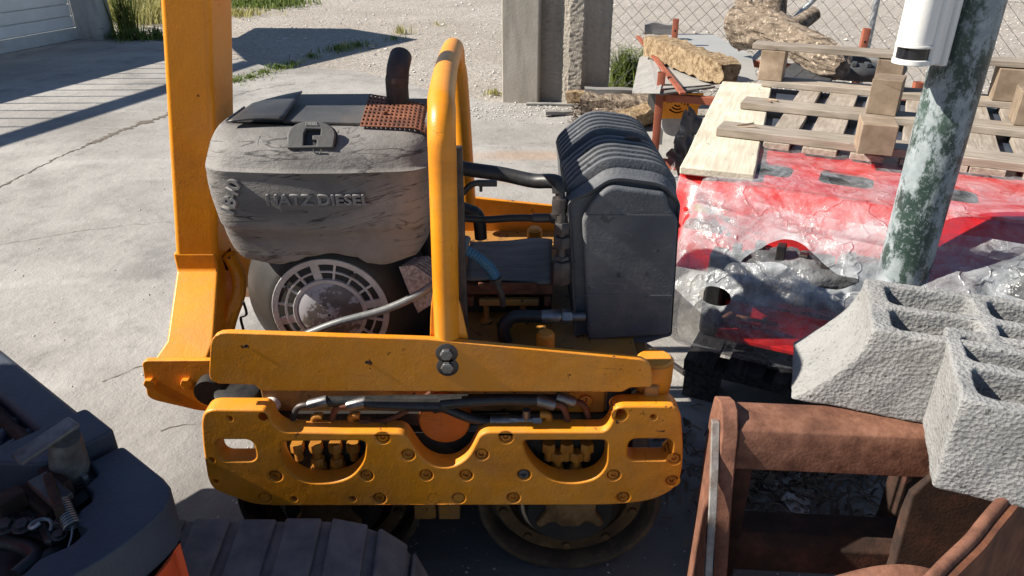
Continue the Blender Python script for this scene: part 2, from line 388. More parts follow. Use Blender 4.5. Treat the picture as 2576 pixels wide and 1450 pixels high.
def peelhub():
    t = NT('peeling_hub_paint'); a = t.noise(24, 8, .75); f = t.ramp(a, (.48, 0.), (.51, 1.))
    col = t.mix(f, (.40, .395, .41), t.ramp(t.noise(30), (.4, (.11, .095, .085)), (.7, (.19, .17, .16))))
    return t.fin(col, .55, .1, t.bump(f, .001, -1.))
M['hub'] = peelhub()
M['alu'] = simple('cast_aluminium', (.62, .62, .61), (.42, .42, .41), .5, .2, scale=25, bscale=200, bd=.0006)
M['fin'] = simple('speckled_casting', (.50, .47, .46), (.20, .17, .16), .7, .1, scale=170)
def barkm():
    t = NT('bark'); mp = t.n('ShaderNodeMapping'); mp.inputs['Rotation'].default_value = (0, 0, R(62)); t.l(t.obj, mp.inputs[0]); t.obj = mp.outputs[0]
    n = t.noise(34, 7, .72, stretch=(.22, 1, 1)); v = t.voro(30)
    col = t.ramp(n, (.34, (.05, .036, .026)), (.5, (.21, .165, .125)), (.68, (.40, .33, .26)))
    sp = t.ramp(t.noise(42, 2), (.63, 0.), (.66, 1.)); col = t.mix(t.math('MULTIPLY', sp, .8), col, (.55, .45, .34))
    b = t.bump(n, .02); b = t.bump(v, .006, 1., b); return t.fin(col, .95, 0, b, .15)
M['bark'] = barkm()
def rotm():
    t = NT('rotten_wood'); n = t.noise(30, 7, .75); col = t.ramp(n, (.34, (.10, .06, .03)), (.5, (.38, .27, .16)), (.70, (.58, .47, .32)))
    return t.fin(col, .95, 0, t.bump(n, .025), .15)
M['rot'] = rotm()
M['panelgrey'] = simple('grey_sheet', (.34, .34, .325), (.40, .39, .37), .45, scale=3)
M['tyre'] = simple('old_tyre', (.035, .038, .042), (.07, .072, .075), .6)
M['bodyblue'] = simple('dark_machine_plastic', (.026, .036, .058), (.055, .068, .092), .6, scale=5, bscale=150, bd=.0012)
M['trackr'] = simple('track_rubber', (.10, .103, .108), (.19, .185, .18), .75, scale=22, bscale=70, bd=.002)
def leafm(name, a, b_):
    t = NT(name); gi = t.n('ShaderNodeNewGeometry'); col = t.mix(gi.outputs['Random Per Island'], a, b_)
    t.fin(col, .6, 0, None, .3); tr = t.n('ShaderNodeBsdfTranslucent'); t.l(col, tr.inputs[0])
    mx = t.n('ShaderNodeMixShader'); mx.inputs[0].default_value = .35; t.l(t.p.outputs[0], mx.inputs[1]); t.l(tr.outputs[0], mx.inputs[2]); t.l(mx.outputs[0], t.out.inputs[0])
    return t.m
M['leaf'] = leafm('weed_leaf', (.09, .14, .025), (.24, .29, .08))
M['dry'] = leafm('dry_grass', (.30, .28, .09), (.52, .47, .20))
M['litter'] = leafm('dry_litter', (.10, .07, .05), (.26, .20, .15))
def filmm(name='clear_plastic_film', lo=.05, hi=.42, c=(.74, .77, .80)):
    t = NT(name)
    n = t.noise(7, 6, .7, dist=.8); n2 = t.noise(22, 4, .7, dist=1.4)
    cr = t.lines(7, (1, 1, 1), .02, 3); b = t.bump(n, .010); b = t.bump(n2, .003, 1., b); b = t.bump(cr, .0025, 1., b)
    t.fin(c, .17, 0, b, .9)
    tr = t.n('ShaderNodeBsdfTransparent'); tr.inputs[0].default_value = (.97, .97, .97, 1)
    mx = t.n('ShaderNodeMixShader'); f = t.ramp(t.math('ADD', t.math('MULTIPLY', n, .7), t.math('MULTIPLY', n2, .3)), (.40, lo), (.66, hi))
    t.l(f, mx.inputs[0]); t.l(tr.outputs[0], mx.inputs[1]); t.l(t.p.outputs[0], mx.inputs[2]); t.l(mx.outputs[0], t.out.inputs[0])
    return t.m
M['film'] = filmm(); M['milky'] = filmm('milky_plastic_film', .24, .70, (.56, .59, .62))
M['foil'] = simple('grey_crumpled_film', (.24, .25, .26), (.07, .072, .075), .30, 0, scale=9, bscale=26, bd=.012)
M['sticker'] = simple('yellow_sticker', (.75, .55, .04), None, .5)

# ------------------------------------------------------------------ ground
b = MB(); b.vf([(-90, -30, -.03), (90, -30, -.03), (90, 150, -.03), (-90, 150, -.03)], [(0, 1, 2, 3)])
tag(b.done('ground', M['gravel'], smooth=False), kind='structure')
edge = [(-12, 9.8), (-5.2, 9.45), (-4.6, 9.3), (-3.9, 8.9), (-3.2, 8.2), (-2.62, 7.62), (-2.25, 7.25), (-1.9, 7.35), (-1.45, 7.15), (-1.0, 6.75), (-.6, 6.2), (-.15, 5.95),
        (.35, 5.9), (.72, 5.72), (1.0, 5.3), (1.3, 4.5), (1.9, 3.9), (3, 3.6), (7, 3.4)]
e2 = []
for i in range(len(edge) - 1):
    for k in range(8):
        t = k / 8; x = edge[i][0] * (1 - t) + edge[i + 1][0] * t; y = edge[i][1] * (1 - t) + edge[i + 1][1] * t
        e2.append((x, y + .09 * noise.noise(Vector((x * 3, y * 3, 0)))))
e2 += [(7, 3.4), (7, -6), (-12, -6)]
b = MB(); b.prism([(x, y, -.045) for x, y in e2], (0, 0, .045))
yard = tag(b.done('concrete_yard', M['yard'], smooth=False), kind='structure')
def crackstrip(pts, wd, n=40):
    p = spline([Vector((x, y, .002)) for x, y in pts], n); L = []; Rr = []
    for i, q in enumerate(p):
        d = (p[min(i + 1, len(p) - 1)] - p[max(i - 1, 0)]).normalized(); s = Vector((-d.y, d.x, 0))
        q = q + s * (.02 * noise.noise(q * 9) + .012 * noise.noise(q * 31)); wv = wd * (.12 + 1.5 * abs(noise.noise(q * 23 + Vector((5, 2, 1))))) * (1 if 0 < i < len(p) - 1 else .1)
        L.append(q + s * wv / 2); Rr.append(q - s * wv / 2)
    b = MB(); n = len(p); b.vf(L + Rr, [(i, i + 1, n + i + 1, n + i) for i in range(n - 1)]); return b
for pts, wd in (([(-2.95, 3.3), (-2.82, 3.88), (-2.79, 4.43), (-2.74, 4.75)], .026), ([(-2.74, 4.72), (-2.70, 5.03), (-2.60, 5.35), (-2.52, 5.6)], .10), ([(-2.52, 5.6), (-2.2, 6.3), (-1.9, 6.6)], .012),
                ([(-1.32, 1.98), (-1.05, 2.22), (-.9, 2.30), (-.85, 2.55)], .006), ([(-1.02, 1.72), (-.94, 1.77)], .005), ([(-1.4, 2.95), (-.95, 3.05), (-.86, 3.3)], .006), ([(-2.6, 2.9), (-1.9, 3.3), (-1.3, 3.35)], .005)):
    crackstrip(pts, wd).done('crack', M['crack'], yard, smooth=False)
# loose stones on the gravel
b = MB(); rs = random.Random(3)
for i in range(6100):
    if i < 3600:
        y = rs.uniform(6.0, 15); x = rs.uniform(-.48 * y, .75 * y)
        if x < -2.6 and y < 8.2 - (x + 3.2) * 1.0: continue
        if x < 0 and y < 6.4 - (x + .5) * 1.2: continue
        r = rs.uniform(.006, .02) * (1.8 if rs.random() < .06 else 1)
    elif i < 4300:
        x = rs.gauss(.35, .5); y = rs.gauss(5.65, .18); r = rs.uniform(.004, .011)
    elif i >= 5200:
        x = rs.uniform(-.75, 1.3); y = rs.uniform(.95, 2.0); r = rs.uniform(.0012, .004)
    else:
        x = rs.uniform(-4.5, 1); y = rs.uniform(1.9, 6.2); r = rs.uniform(.002, .0055)
        if rs.random() < .55: continue
    c = Vector((x, y, (-.03 if (y > 5.95 and i < 3600) else 0) + r * .35))
    pr = [Vector((math.cos(a), math.sin(a), 0)) * r * rs.uniform(.7, 1.25) for a in [k * 1.2566 + rs.random() for k in range(5)]]
    b.vf([c + p for p in pr] + [c + Vector((rs.uniform(-.3, .3) * r, rs.uniform(-.3, .3) * r, r * rs.uniform(.4, .8)))], [(k, (k + 1) % 5, 5) for k in range(5)])
tag(b.done('gravel', M['stone'], smooth=False), 'loose pale gravel stones scattered over the yard', 'gravel', kind='stuff')

def blades(b, x, y, z, n, rad, h, wd, rs, leafy=0):
    for i in range(n):
        a = rs.uniform(0, 6.283); d = abs(rs.gauss(0, .5)) * rad; px, py = x + d * math.cos(a), y + d * math.sin(a)
        hh = h * rs.uniform(.45, 1.15); a2 = rs.uniform(0, 6.283); ln = rs.uniform(.1, .6) * hh; s = Vector((-math.sin(a2), math.cos(a2), 0)) * wd * rs.uniform(.6, 1.3)
        p = Vector((px, py, z)); dv = Vector((math.cos(a2), math.sin(a2), 0))
        m = p + Vector((0, 0, hh * .6)) + dv * ln * .4; tp = p + Vector((0, 0, hh)) + dv * ln
        if leafy and rs.random() < leafy:
            c = p + Vector((0, 0, hh * rs.uniform(.2, 1))); l = wd * rs.uniform(4, 7); nrm = Vector((rs.uniform(-.5, .5), rs.uniform(-.5, .5), .5))
            b.vf([c, c + dv * l * .5 + s * 2.2 + nrm * l * .2, c + dv * l + nrm * l * .1, c + dv * l * .5 - s * 2.2 + nrm * l * .2], [(0, 1, 2, 3)])
        else: b.vf([p - s, p + s, m + s * .7, tp, m - s * .7], [(0, 1, 2, 4), (4, 2, 3)])
def grass(name, label, mat, spots, seed, leafy=0, cat='grass'):
    rs = random.Random(seed); b = MB()
    for x, y, n, rad, h, wd in spots: blades(b, x, y, -.02, n, rad, h, wd, rs, leafy)
    return tag(b.done(name, M[mat], smooth=False), label, cat, kind='stuff')
grass('grass', 'low green weeds along the slab edge and tall grass by the gate post', 'leaf',
      [PZ(u, v, 0).to_tuple()[:2] + (n, r, h, wd) for u, v, n, r, h, wd in
       [(590, 205, 260, .2, .05, .006), (630, 195, 240, .2, .05, .006), (665, 183, 200, .18, .05, .006), (700, 172, 200, .16, .06, .006), (735, 160, 120, .14, .05, .005), (780, 140, 90, .14, .05, .005), (850, 122, 160, .3, .07, .006), (900, 112, 130, .25, .06, .006), (990, 96, 80, .18, .06, .005),
        (620, 8, 900, .9, .16, .012), (680, 12, 700, .7, .13, .012), (720, 5, 300, .5, .1, .012)]], 11, .3)
grass('dry_grass', 'yellow dry grass behind the gate post and in tufts on the gravel', 'dry',
      [PZ(u, v, 0).to_tuple()[:2] + (n, r, h, wd) for u, v, n, r, h, wd in
       [(330, 40, 1100, .6, .32, .008), (370, 30, 1300, .7, .35, .008), (395, 50, 700, .5, .25, .008), (300, 20, 600, .6, .4, .008), (600, 35, 300, .5, .1, .01), (860, 118, 40, .12, .08, .005), (1010, 80, 70, .16, .1, .006), (1245, 232, 70, .12, .06, .004), (1100, 60, 30, .3, .05, .006), (1330, 262, 60, .3, .03, .003)] + [(300 + 12 * k, 328 - 4 * k, 26, .06, .02, .003) for k in range(10)]], 12)
grass('weeds', 'bright green leafy weeds at the foot of the chain link fence', 'leaf',
      [(.95, 6.45, 900, .16, .34, .007), (1.12, 6.5, 900, .16, .32, .007), (1.22, 6.5, 500, .16, .26, .007), (2.35, 4.75, 250, .25, .35, .006), (2.6, 4.5, 250, .25, .3, .006), (2.1, 5.0, 150, .2, .3, .006), (3.2, 4.6, 250, .3, .35, .006), (3.5, 4.5, 250, .3, .4, .006)], 13, .75)
rs = random.Random(14); b = MB()
for u, v in ((300, 96), (330, 100), (360, 98), (395, 92)):
    p = PZ(u, v, 0); blades(b, p.x, p.y, -.02, 260, .28, .14, .008, rs, .7)
for k in range(9):
    p = PZ(286 + k * 4, 95, 0); blades(b, p.x, p.y + .2, .0, 130, .18, .62, .007, rs, .9)
tag(b.done('bush', M['leaf'], smooth=False), 'dark green bush growing against the gate post', 'bush', kind='stuff')

# ------------------------------------------------------------------ gate, gate post
G1 = Vector((-5.13, 9.2, 0)); gd = Vector((-.2575, -.9663, 0)); gn = Vector((gd.y, -gd.x, 0)) * -1   # along the leaf towards the camera; normal
gn = Vector((.9663, -.2575, 0))
MG = Matrix(((gd.x, gn.x, 0, G1.x), (gd.y, gn.y, 0, G1.y), (0, 0, 1, 0), (0, 0, 0, 1)))
g = thing('yard_gate', G1 + gd * 2.4, 'white slatted metal gate in a grey frame, in shade beside a concrete post', 'gate')
GL = 4.9; ZS, ZR = 1.50, 2.24
fr = MB(); fr.box(0, GL, -.03, .03, .004, .13, MG); fr.done('bottom_rail', M['gatefr'], g, bevel=.004)
MB().box(0, GL, -.03, .03, ZS, ZS + .05, MG).done('middle_rail', M['gatefr'], g, bevel=.004)
MB().box(0, GL, -.06, .06, ZR, ZR + .12, MG).done('top_rail', M['gatefr'], g, bevel=.004)
for x in (0, GL): MB().box(x - .035, x + .035, -.032, .032, .055, ZR, MG).done('stile', M['gatefr'], g, bevel=.004)
k = 0; z = .135
while z < ZS - .01:
    z2 = min(z + .13, ZS); MB().box(.075, GL - .04, -.012 + .002 * (k % 2), .012, z + .004, z2 - .004, MG).done('slat', M['gatewhite'], g, bevel=.004); z = z2; k += 1
for dx in (.05, .068): MB().box(dx, dx + .008, .012, .022, .14, ZS, MG).done('trim_strip', M['gatefr'], g)
MB().box(.075, GL, .012, .022, .138, .15, MG).done('trim_strip', M['gatefr'], g)
MB().box(.07, GL - .03, -.022, -.0135, .135, ZS, MG).done('backing_sheet', M['gatewhite'], g)
n = int(GL / .25)
for i in range(1, n): MB().lathe([(.011, 0), (.011, ZR - ZS - .05)], MG @ Vector((i * .25, 0, ZS + .05)), (0, 0, 1), 8).done('bar', M['gatefr'], g)
p = PZ(240, 96, 0)
gp = thing('gate_post', (p.x, p.y, 0), 'weathered pale concrete post at the end of the white gate', 'post')
b = MB(); rs = random.Random(5)
b.rings([[(p.x + sx * .15 * sc, p.y + .05 + sy * .15 * sc, z) for sx, sy in ((-1, -1), (1, -1), (1, 1), (-1, 1))] for z, sc in ((-.05, 1.05), (.4, 1), (1.3, .97), (2.3, .95), (2.78, .93))])
b.done('shaft', M['gatepost'], gp, bevel=.02)
# assumed unseen board on the post, shaped to cast the shadow on the gravel
b = MB(); b.prism([(p.x + .16, Y, Z) for Y, Z in ((7.72, 1.63), (7.3, 2.0), (9.25, 2.83), (10.2, 2.04), (10.3, 1.07), (9.0, 1.12))], (.03, 0, 0)); b.done('board', M['gatewhite'], gp)

# ------------------------------------------------------------------ concrete pillar
pl = thing('concrete_pillar', (.3, 5.95, 0), 'concrete pillar with a recess and a strip of rough mortar on its face', 'pillar')
Mp = Matrix.Translation((-.08, 5.89, 0)) @ Matrix.Rotation(R(-10), 4, 'Z')
b = MB(); b.prism([Mp @ Vector(q) for q in ((0, 0, -.03), (.29, 0, -.03), (.30, .26, -.03), (0, .30, -.03))], (0, 0, 1.9)); b.done('flange', M['pillar'], pl, bevel=.012)
b = MB(); b.prism([Mp @ Vector(q) for q in ((.2995, .12, -.03), (.80, .12, -.03), (.80, .26, -.03), (.2995, .26, -.03))], (0, 0, 1.88)); b.done('web', M['pillar'], pl, bevel=.01)
def rough(f, amp, sc): 
    return lambda u, v: (lambda q: q + Vector((noise.noise(q * sc), noise.noise(q * sc + Vector((9, 1, 2))), .3 * noise.noise(q * sc + Vector((3, 7, 2))))) * amp)(f(u, v))
def strip(u, v):
    prof = [(.29, .09), (.36, .085), (.44, .075), (.48, .03), (.52, .005), (.62, .0), (.655, .035), (.70, .055), (.76, .05), (.815, .06), (.825, .12), (.81, .26)]
    k = u * (len(prof) - 1); i = min(int(k), len(prof) - 2); t = k - i
    return Mp @ Vector((prof[i][0] * (1 - t) + prof[i + 1][0] * t, prof[i][1] * (1 - t) + prof[i + 1][1] * t, -.02 + 1.8 * v))
MB().grid(rough(strip, .007, 50), 88, 300).done('rough_face', M['mortar'], pl)

# ------------------------------------------------------------------ chain link fence
fa, fb = Vector((.80, 6.25, 0)), Vector((4.35, 5.35, 0)); fd = (fb - fa).normalized(); FLn = (fb - fa).length
fe = thing('chain_link_fence', (fa + fb) / 2, 'chain link wire fence on pale steel pipes behind the scrap', 'fence')
pw, ph = .052, .104; nz = 15; rs = random.Random(8)
def zig(off):
    pts = []
    for i in range(nz * 2 + 1):
        x = (i % 2) * pw; pts.append(fa + fd * (x) + Vector((0, 0, .02 + i * ph / 2)) + Vector((fd.y, -fd.x, 0)) * (.003 if i % 2 else -.003))
    return pts
wire = MB().tube(zig(0), .0021, 4, 1).done('wire', M['wire'], fe); nw = int(FLn / pw)
for i in range(1, nw):
    c = wire.copy(); COL.objects.link(c); c.parent = fe
    c.location = fd * pw * i + Vector((0, 0, ph / 2 * (i % 2) + rs.uniform(-.004, .004)))   # every second wire half a mesh up: diamonds
for t, lean in ((1.95, 0), (3.4, 0)):
    q = fa + fd * t + Vector((0, .05, 0)); MB().tube([q, q + Vector((0, 0, 1.7))], .024, 14, 1).done('pipe_post', M['galv'], fe)
q = fa + fd * 1.35 + Vector((0, .06, 0)); MB().tube([q + Vector((-.25, 0, .28)), q + Vector((.62, .0, 1.25))], .021, 12, 1).done('brace_pipe', M['galv'], fe)
q = fa + fd * 3.35 + Vector((0, -.08, 0)); MB().tube([q + Vector((.25, 0, 0)), q + Vector((-.3, 0, 1.4))], .024, 12, 1).done('brace_pipe', M['galv'], fe)
for z in (.08, .78): 
    MB().tube([fa + Vector((0, 0, z)), fb + Vector((0, 0, z))], .0016, 4, 1).done('line_wire', M['wire'], fe)

# ------------------------------------------------------------------ the roller
YL0, YL1 = 1.150, 1.192          # lower side plate
YU0, YU1 = 1.164, 1.178          # upper side plate
YFAR = 1.93
rol = thing('vibratory_roller', (-.13, 1.54, 0), 'yellow walk-behind double drum roller with grey engine hood and grey ribbed tank', 'roller')
def xz(pts, f, Y): return [(lambda q: (q.x, q.z))(PY(*f(*p[:2]), Y)) + tuple(p[2:]) for p in pts]
lo = xz([(395, 528, .02), (440, 508, .02), (738, 510, .02), (762, 530, .03), (795, 600, .03), (850, 634, .02)], z3, YL0)
lo += xz([(1200, 640)], z3, YL0)
lo += xz([(1535, 640, .02), (1580, 715, .03), (1640, 795, .03), (1720, 834, .03)], z3, YL0)
lo += xz([(300, 834, .03), (385, 780, .02), (448, 655, .02), (490, 634, .02), (1160, 634, .02), (1196, 585, .02), (1215, 505, .02), (1255, 489, .02), (1555, 489, .02), (1590, 530, .03), (1603, 700, .03), (1600, 840, .03), (1570, 950, .05), (1440, 1022, .05), (1230, 1050, .05)], z4, YL0)
lo += xz([(800, 1055, .05), (680, 1048, .05), (450, 962, .05), (420, 900, .05), (392, 720, .05), (383, 580, .02)], z3, YL0)
outer = rounded(lo)
def hole(pts, f): return rounded(xz(pts, f, YL0))
def slot(x0, y0, x1, y1, f):
    a = PY(*f(x0, y0), YL0); c = PY(*f(x1, y1), YL0); return rrect(a.x, c.x, c.z, a.z, min(.016, (a.z - c.z) * .45))
loops = [outer,
  hole([(832, 690, .012), (1315, 686, .012), (1305, 800, .02), (1235, 890, .03), (1130, 924, .03), (985, 924, .03), (890, 880, .03), (838, 800, .02)], z3),
  hole([(690, 684, .012), (1172, 682, .012), (1168, 830, .02), (1110, 900, .03), (1000, 926, .03), (880, 916, .03), (780, 860, .03), (715, 770, .02)], z4),
  slot(460, 680, 700, 800, z3), slot(1295, 675, 1532, 795, z4)]
for f, lst in ((z3, [(543, 560, 4.5), (440, 795, 5), (465, 918, 5), (908, 1015, 5), (1240, 1015, 5), (733, 548, 11)]), (z4, [(1245, 540, 10), (1433, 552, 5)])):
    for x, y, r in lst:
        q = PY(*f(x, y), YL0); loops.append(circ(q.x, q.z, r * .001 if r < 9 else r * .00125, 14))
bolts = [(z3, p) for p in [(803, 885), (1318, 882), (1410, 670), (1553, 765), (1655, 880), (1392, 1012), (1705, 1010), (745, 1010)]] + \
        [(z4, p) for p in [(598, 668), (460, 763), (372, 880), (700, 878), (640, 1008), (1208, 880), (1262, 1005), (1552, 788), (1540, 912), (195, 1010), (330, 1010)]]
for f, p in bolts:
    q = PY(*f(*p), YL0); loops.append(circ(q.x, q.z, .0125, 18))
lp = plate('side_plate', loops, YL0, YL1, M['yellow'], rol, bev=.004)
for f, p in bolts:
    q = PY(*f(*p), YL0)
    if p in ((1705, 1010), (745, 1010), (195, 1010), (330, 1010)):
        MB().lathe([(.0118, .012), (.0118, .0012), (.011, .0006), (.0, .0006)], (q.x, YL0 + .0, q.z), (0, 1, 0), 20).done('plug', M['yellow'], lp)
    else:
        b = MB(); b.lathe([(.0108, .02), (.0108, .0035), (.0098, .0018), (.0062, .0018), (.0058, .0022), (.0055, .007), (.001, .007)], (q.x, YL0, q.z), (0, 1, 0), 12)
        b.done('socket_bolt', M['yellow'] if p not in ((700, 878),) else M['steel'], lp)
# mirrored plate on the far side
c = lp.copy(); COL.objects.link(c); c.parent = rol; c.location.y = YFAR - YL1
# drums
def drum(X, far):
    d = MB(); Rd = .2; y0, y1 = 1.222, 1.868
    d.lathe([(.13, y0 + .05), (.178, y0 + .045), (.183, y0 + .006), (.187, y0), (.197, y0), (Rd, y0 + .003), (Rd, y1 - .003), (.197, y1), (.183, y1), (.13, y1 - .04)], (X, 0, Rd), (0, 1, 0), 72)
    d_o = d.done('drum', M['drum'], rol)
    MB().lathe([(.132, y0 + .052), (.135, y0 + .03), (.165, y0 + .028), (.168, y0 + .05)], (X, 0, Rd), (0, 1, 0), 60).done('end_flange', M['drumring'], d_o)
    for k in range(10):
        a = R(36 * k + 18); MB().hexnut((X + .152 * math.cos(a), y0 + .03, Rd + .152 * math.sin(a)), (0, -1, 0), .010, .008).done('bolt', M['drumring'], d_o)
    MB().lathe([(.12, y0 + .08), (.115, y0 + .01), (.09, y0 - .02), (.04, y0 - .022)], (X, 0, Rd), (0, 1, 0), 40).done('hub', M['dark'], d_o)
    # cast lug below the side plate
    pr = rounded([(X - .055, .236), (X - .052, .205, .01), (X - .075, .172, .01), (X - .062, .162, .01), (X - .045, .178, .01), (X - .03, .18, .01), (X - .022, .166, .008), (X + .022, .166, .008), (X + .03, .18, .01), (X + .045, .178, .01), (X + .062, .162, .01), (X + .075, .172, .01), (X + .052, .205, .01), (X + .055, .236)])
    plate('lug', [pr], 1.188, 1.206, M['drumring'], d_o, bev=.003)
M['drum'] = rustm('drum_iron', (.045, .036, .03), (.10, .07, .045), (.22, .14, .08), 12, .6)
M['drumring'] = rustm('drum_flange_paint', (.05, .032, .02), (.15, .085, .035), (.34, .20, .08), 11, .85)
drum(.125, 0); drum(-.398, 0)
# scrapers between the drums
for X in (-.188, -.136): MB().box(X - .023, X + .023, 1.20, 1.24, .175, .262).done('scraper_bracket', M['yellowdirty'], rol, bevel=.003)
# drum frame inside (dark) and inner crossings
MB().box(-.515, .25, 1.2195, 1.2212, .262, .395).done('inner_plate', M['dark'], rol)
MB().box(-.545, .28, 1.23, 1.85, .405, .435).done('drum_frame', M['dark'], rol)
# upper plates
up = xz([(428, 300, .03), (440, 70, .03)], z3, YU0) + xz([(150, 110)], z4, YU0) + xz([(1375, 226, .03), (1420, 260, .02), (1434, 350, .01), (1425, 380, .01), (1300, 384, .02), (1262, 409, .02)], z4, YU0) + xz([(722, 404, .02), (690, 368, .02), (470, 362, .03), (432, 335, .03)], z3, YU0)
upl = plate('upper_plate', [rounded(up)], YU0, YU1, M['yellow'], rol, bev=.002)
c = upl.copy(); COL.objects.link(c); c.parent = rol; c.location.y = YFAR - YU0
for y in (190, 265): 
    q = PY(*z4(264 if y < 200 else 269, y), YU0)
    hexbolt('bolt', (q.x, YU0, q.z), (0, -1, 0), .0125, M['steel'], upl, .021, M['steeldark'])
for f, p in ((z3, (640, 148)), (z3, (1322, 240))):
    q = PY(*f(*p), YU0); MB().lathe([(.0035, 0), (.0035, .001), (.001, .001)], (q.x, YU0 - .0012, q.z), (0, 1, 0), 10).done('drilled_hole', M['dark'], upl)
# main frame: deck, cross members
MB().box(-.135, .255, YU1, YFAR, .535, .548).done('deck', M['yellowdirty'], rol, bevel=.002)
MB().box(-.50, -.137, YU1 + .07, YFAR, .44, .455).done('engine_bed', M['dark'], rol)
MB().box(-.51, .24, 1.24, 1.26, .43, .53).done('cross_member', M['yellowdirty'], rol, bevel=.004)
MB().box(.256, .285, YU1 + .004, YFAR - .002, .49, .5345).done('end_beam', M['yellowdirty'], rol, bevel=.006)
b = MB(); q = PY(*z4(690, 118), 1.25); b.box(q.x - .05, q.x + .05, 1.21, 1.30, .5485, .5495); b.done('deck_opening', M['dark'], rol)
# mounts
q = PY(600, 990, 1.27)
MB().lathe([(.0, -.02), (.042, -.02), (.045, .0), (.045, .03), (.038, .034), (.0, .034)], (q.x, 1.265, q.z - .02), (0, 0, 1), 32).done('rubber_mount', M['rubber'], rol)
MB().lathe([(.046, -.045), (.046, -.02), (.0, -.02)], (q.x, 1.265, q.z - .02), (0, 0, 1), 32).done('mount_cup', M['yellow'], rol)
q = PY(692, 1003, 1.26); MB().lathe([(.0, -.018), (.014, -.014), (.018, 0), (.014, .012), (.0, .018)], (q.x, 1.24, q.z), (0, -1, 0), 20).done('knob', M['white'], rol)
q = PY(1640, 990, 1.25)
MB().lathe([(.046, -.06), (.046, -.012), (.034, -.004), (.030, .01), (.0, .012)], (q.x, 1.245, q.z + .0), (0, 0, 1), 32).done('mount_cup', M['yellow'], rol)
q = PY(*z4(1455, 300), 1.215); MB().lathe([(.0, -.02), (.034, -.02), (.036, .0), (.036, .045), (.030, .05), (.0, .05)], (q.x - .004, 1.225, q.z - .02), (0, 0, 1), 28).done('mount_boss', M['yellow'], rol)
q = PY(*z4(1220, 440), 1.25); MB().box(q.x - .02, q.x + .03, 1.235, 1.27, q.z - .03, q.z + .03).done('rubber_pad', M['steeldark'], rol, bevel=.008)
q = PY(*z4(1048, 445), 1.24); MB().box(q.x - .035, q.x + .04, 1.235, 1.25, q.z - .04, q.z + .06).done('lug_plate', M['yellow'], rol, bevel=.004)
MB().lathe([(.014, 0), (.014, .008), (.009, .010), (.0, .010)], (q.x, 1.235, q.z), (0, -1, 0), 20).done('boss', M['yellow'], rol)
# orange hydraulic motor flange in the dip of the side plate
q = PY(1122, 1035, 1.245)
MB().lathe([(.0, 0), (.050, 0), (.0525, .004), (.0525, .04)], (q.x, 1.207, q.z), (0, 1, 0), 40).done('motor_flange', M['orange'], rol)
mf = rol.children[-1]
for a in (200, 250, 292, 340): hexbolt('bolt', (q.x + .036 * math.cos(R(a)), 1.207, q.z + .036 * math.sin(R(a))), (0, -1, 0), .0065, M['orange'], mf)

# hydraulic hoses and fittings along the side plate
def hose(name, pts, r, mat='rubber', parent=None, **k): return MB().tube(pts, r, 14, 8, **k).done(name, M[mat], parent or rol)
def P3(x, y, Y): return PY(*z3(x, y), Y)
def P4(x, y, Y): return PY(*z4(x, y), Y)
def fitting(top, n=2, mat='brass', r=.0118, h=.045):
    # stacked nut and pipe under a hose elbow
    t = Vector(top); b = MB()
    b.hexnut(t - Vector((0, 0, .022)), (0, 0, 1), r * 1.25, .02); b.lathe([(r * .75, -h), (r * .75, -.02)], t, (0, 0, 1), 14)
    if n > 1: b.hexnut(t - Vector((0, 0, h + .012)), (0, 0, 1), r * 1.25, .018); b.lathe([(r * 1.5, -h - .03), (r * 1.4, -h - .012)], t, (0, 0, 1), 18)
    return b.done('pipe_fitting', M[mat], rol)
for x, n in ((925, 1), (1030, 2), (1140, 2), (1240, 1)): fitting(P3(x, 690, 1.206), n)
for x, n in ((842, 1), (945, 1), (1060, 1)): fitting(P4(x, 690, 1.206), n)
for x, n in ((893, 2), (1000, 2)): fitting(P4(x, 740, 1.206), n)
MB().lathe([(.012, 0), (.0122, .004), (.010, .006)], P3(1085, 880, 1.206) - Vector((0, 0, .014)), (0, 0, 1), 30).done('fitting_flange', M['yellowdirty'], rol)
MB().lathe([(.012, 0), (.0122, .004), (.010, .006)], P4(950, 880, 1.206) - Vector((0, 0, .014)), (0, 0, 1), 30).done('fitting_flange', M['yellowdirty'], rol)
def elbow(x0, y0, x1, y1, f, mat, sleeve, Y=1.19):
    a = PY(*f(x0, y0), Y); c = PY(*f(x1, y1), Y)
    e = MB().tube([a - Vector((0, 0, .012)), a + Vector((0, 0, .014)), a + Vector(((c.x - a.x) * .35, 0, .8 * (c.z - a.z) + .004)), c], .0062, 12, 6).done('elbow_pipe', M[mat], rol)
    nb = MB().hexnut(a - Vector((0, 0, .016)), (0, 0, 1), .0125, .022); nb.hexnut(a - Vector((0, 0, .026)), (0, 0, 1), .0135, .009); nb.done('nut', M[sleeve], e, bevel=.0008)
    d = (c - a); d.z *= .25; d.normalize()
    MB().lathe([(.0105, 0), (.0115, .004), (.0115, .036), (.0105, .04)], c - d * .006, d, 20).done('crimp_sleeve', M['steel'], e)
    return c + d * .03
h1 = elbow(910, 590, 1010, 480, z3, 'steeldark', 'steel')
h2 = elbow(1130, 590, 1230, 485, z3, 'rust', 'steel')
h4 = elbow(945, 590, 858, 478, z4, 'rust', 'steel', 1.185)
h5 = elbow(1065, 590, 972, 462, z4, 'rust', 'steel', 1.20)
hose('hydraulic_hose', [h1, P3(1130, 462, 1.195), P3(1500, 455, 1.205), P4(200, 452, 1.205), P4(600, 448, 1.205), P4(880, 450, 1.20), h5], .0105)
hose('hydraulic_hose', [h2, P3(1400, 480, 1.186), P3(1750, 488, 1.184), P4(250, 475, 1.184), P4(560, 452, 1.186), P4(740, 455, 1.185), h4], .0115)
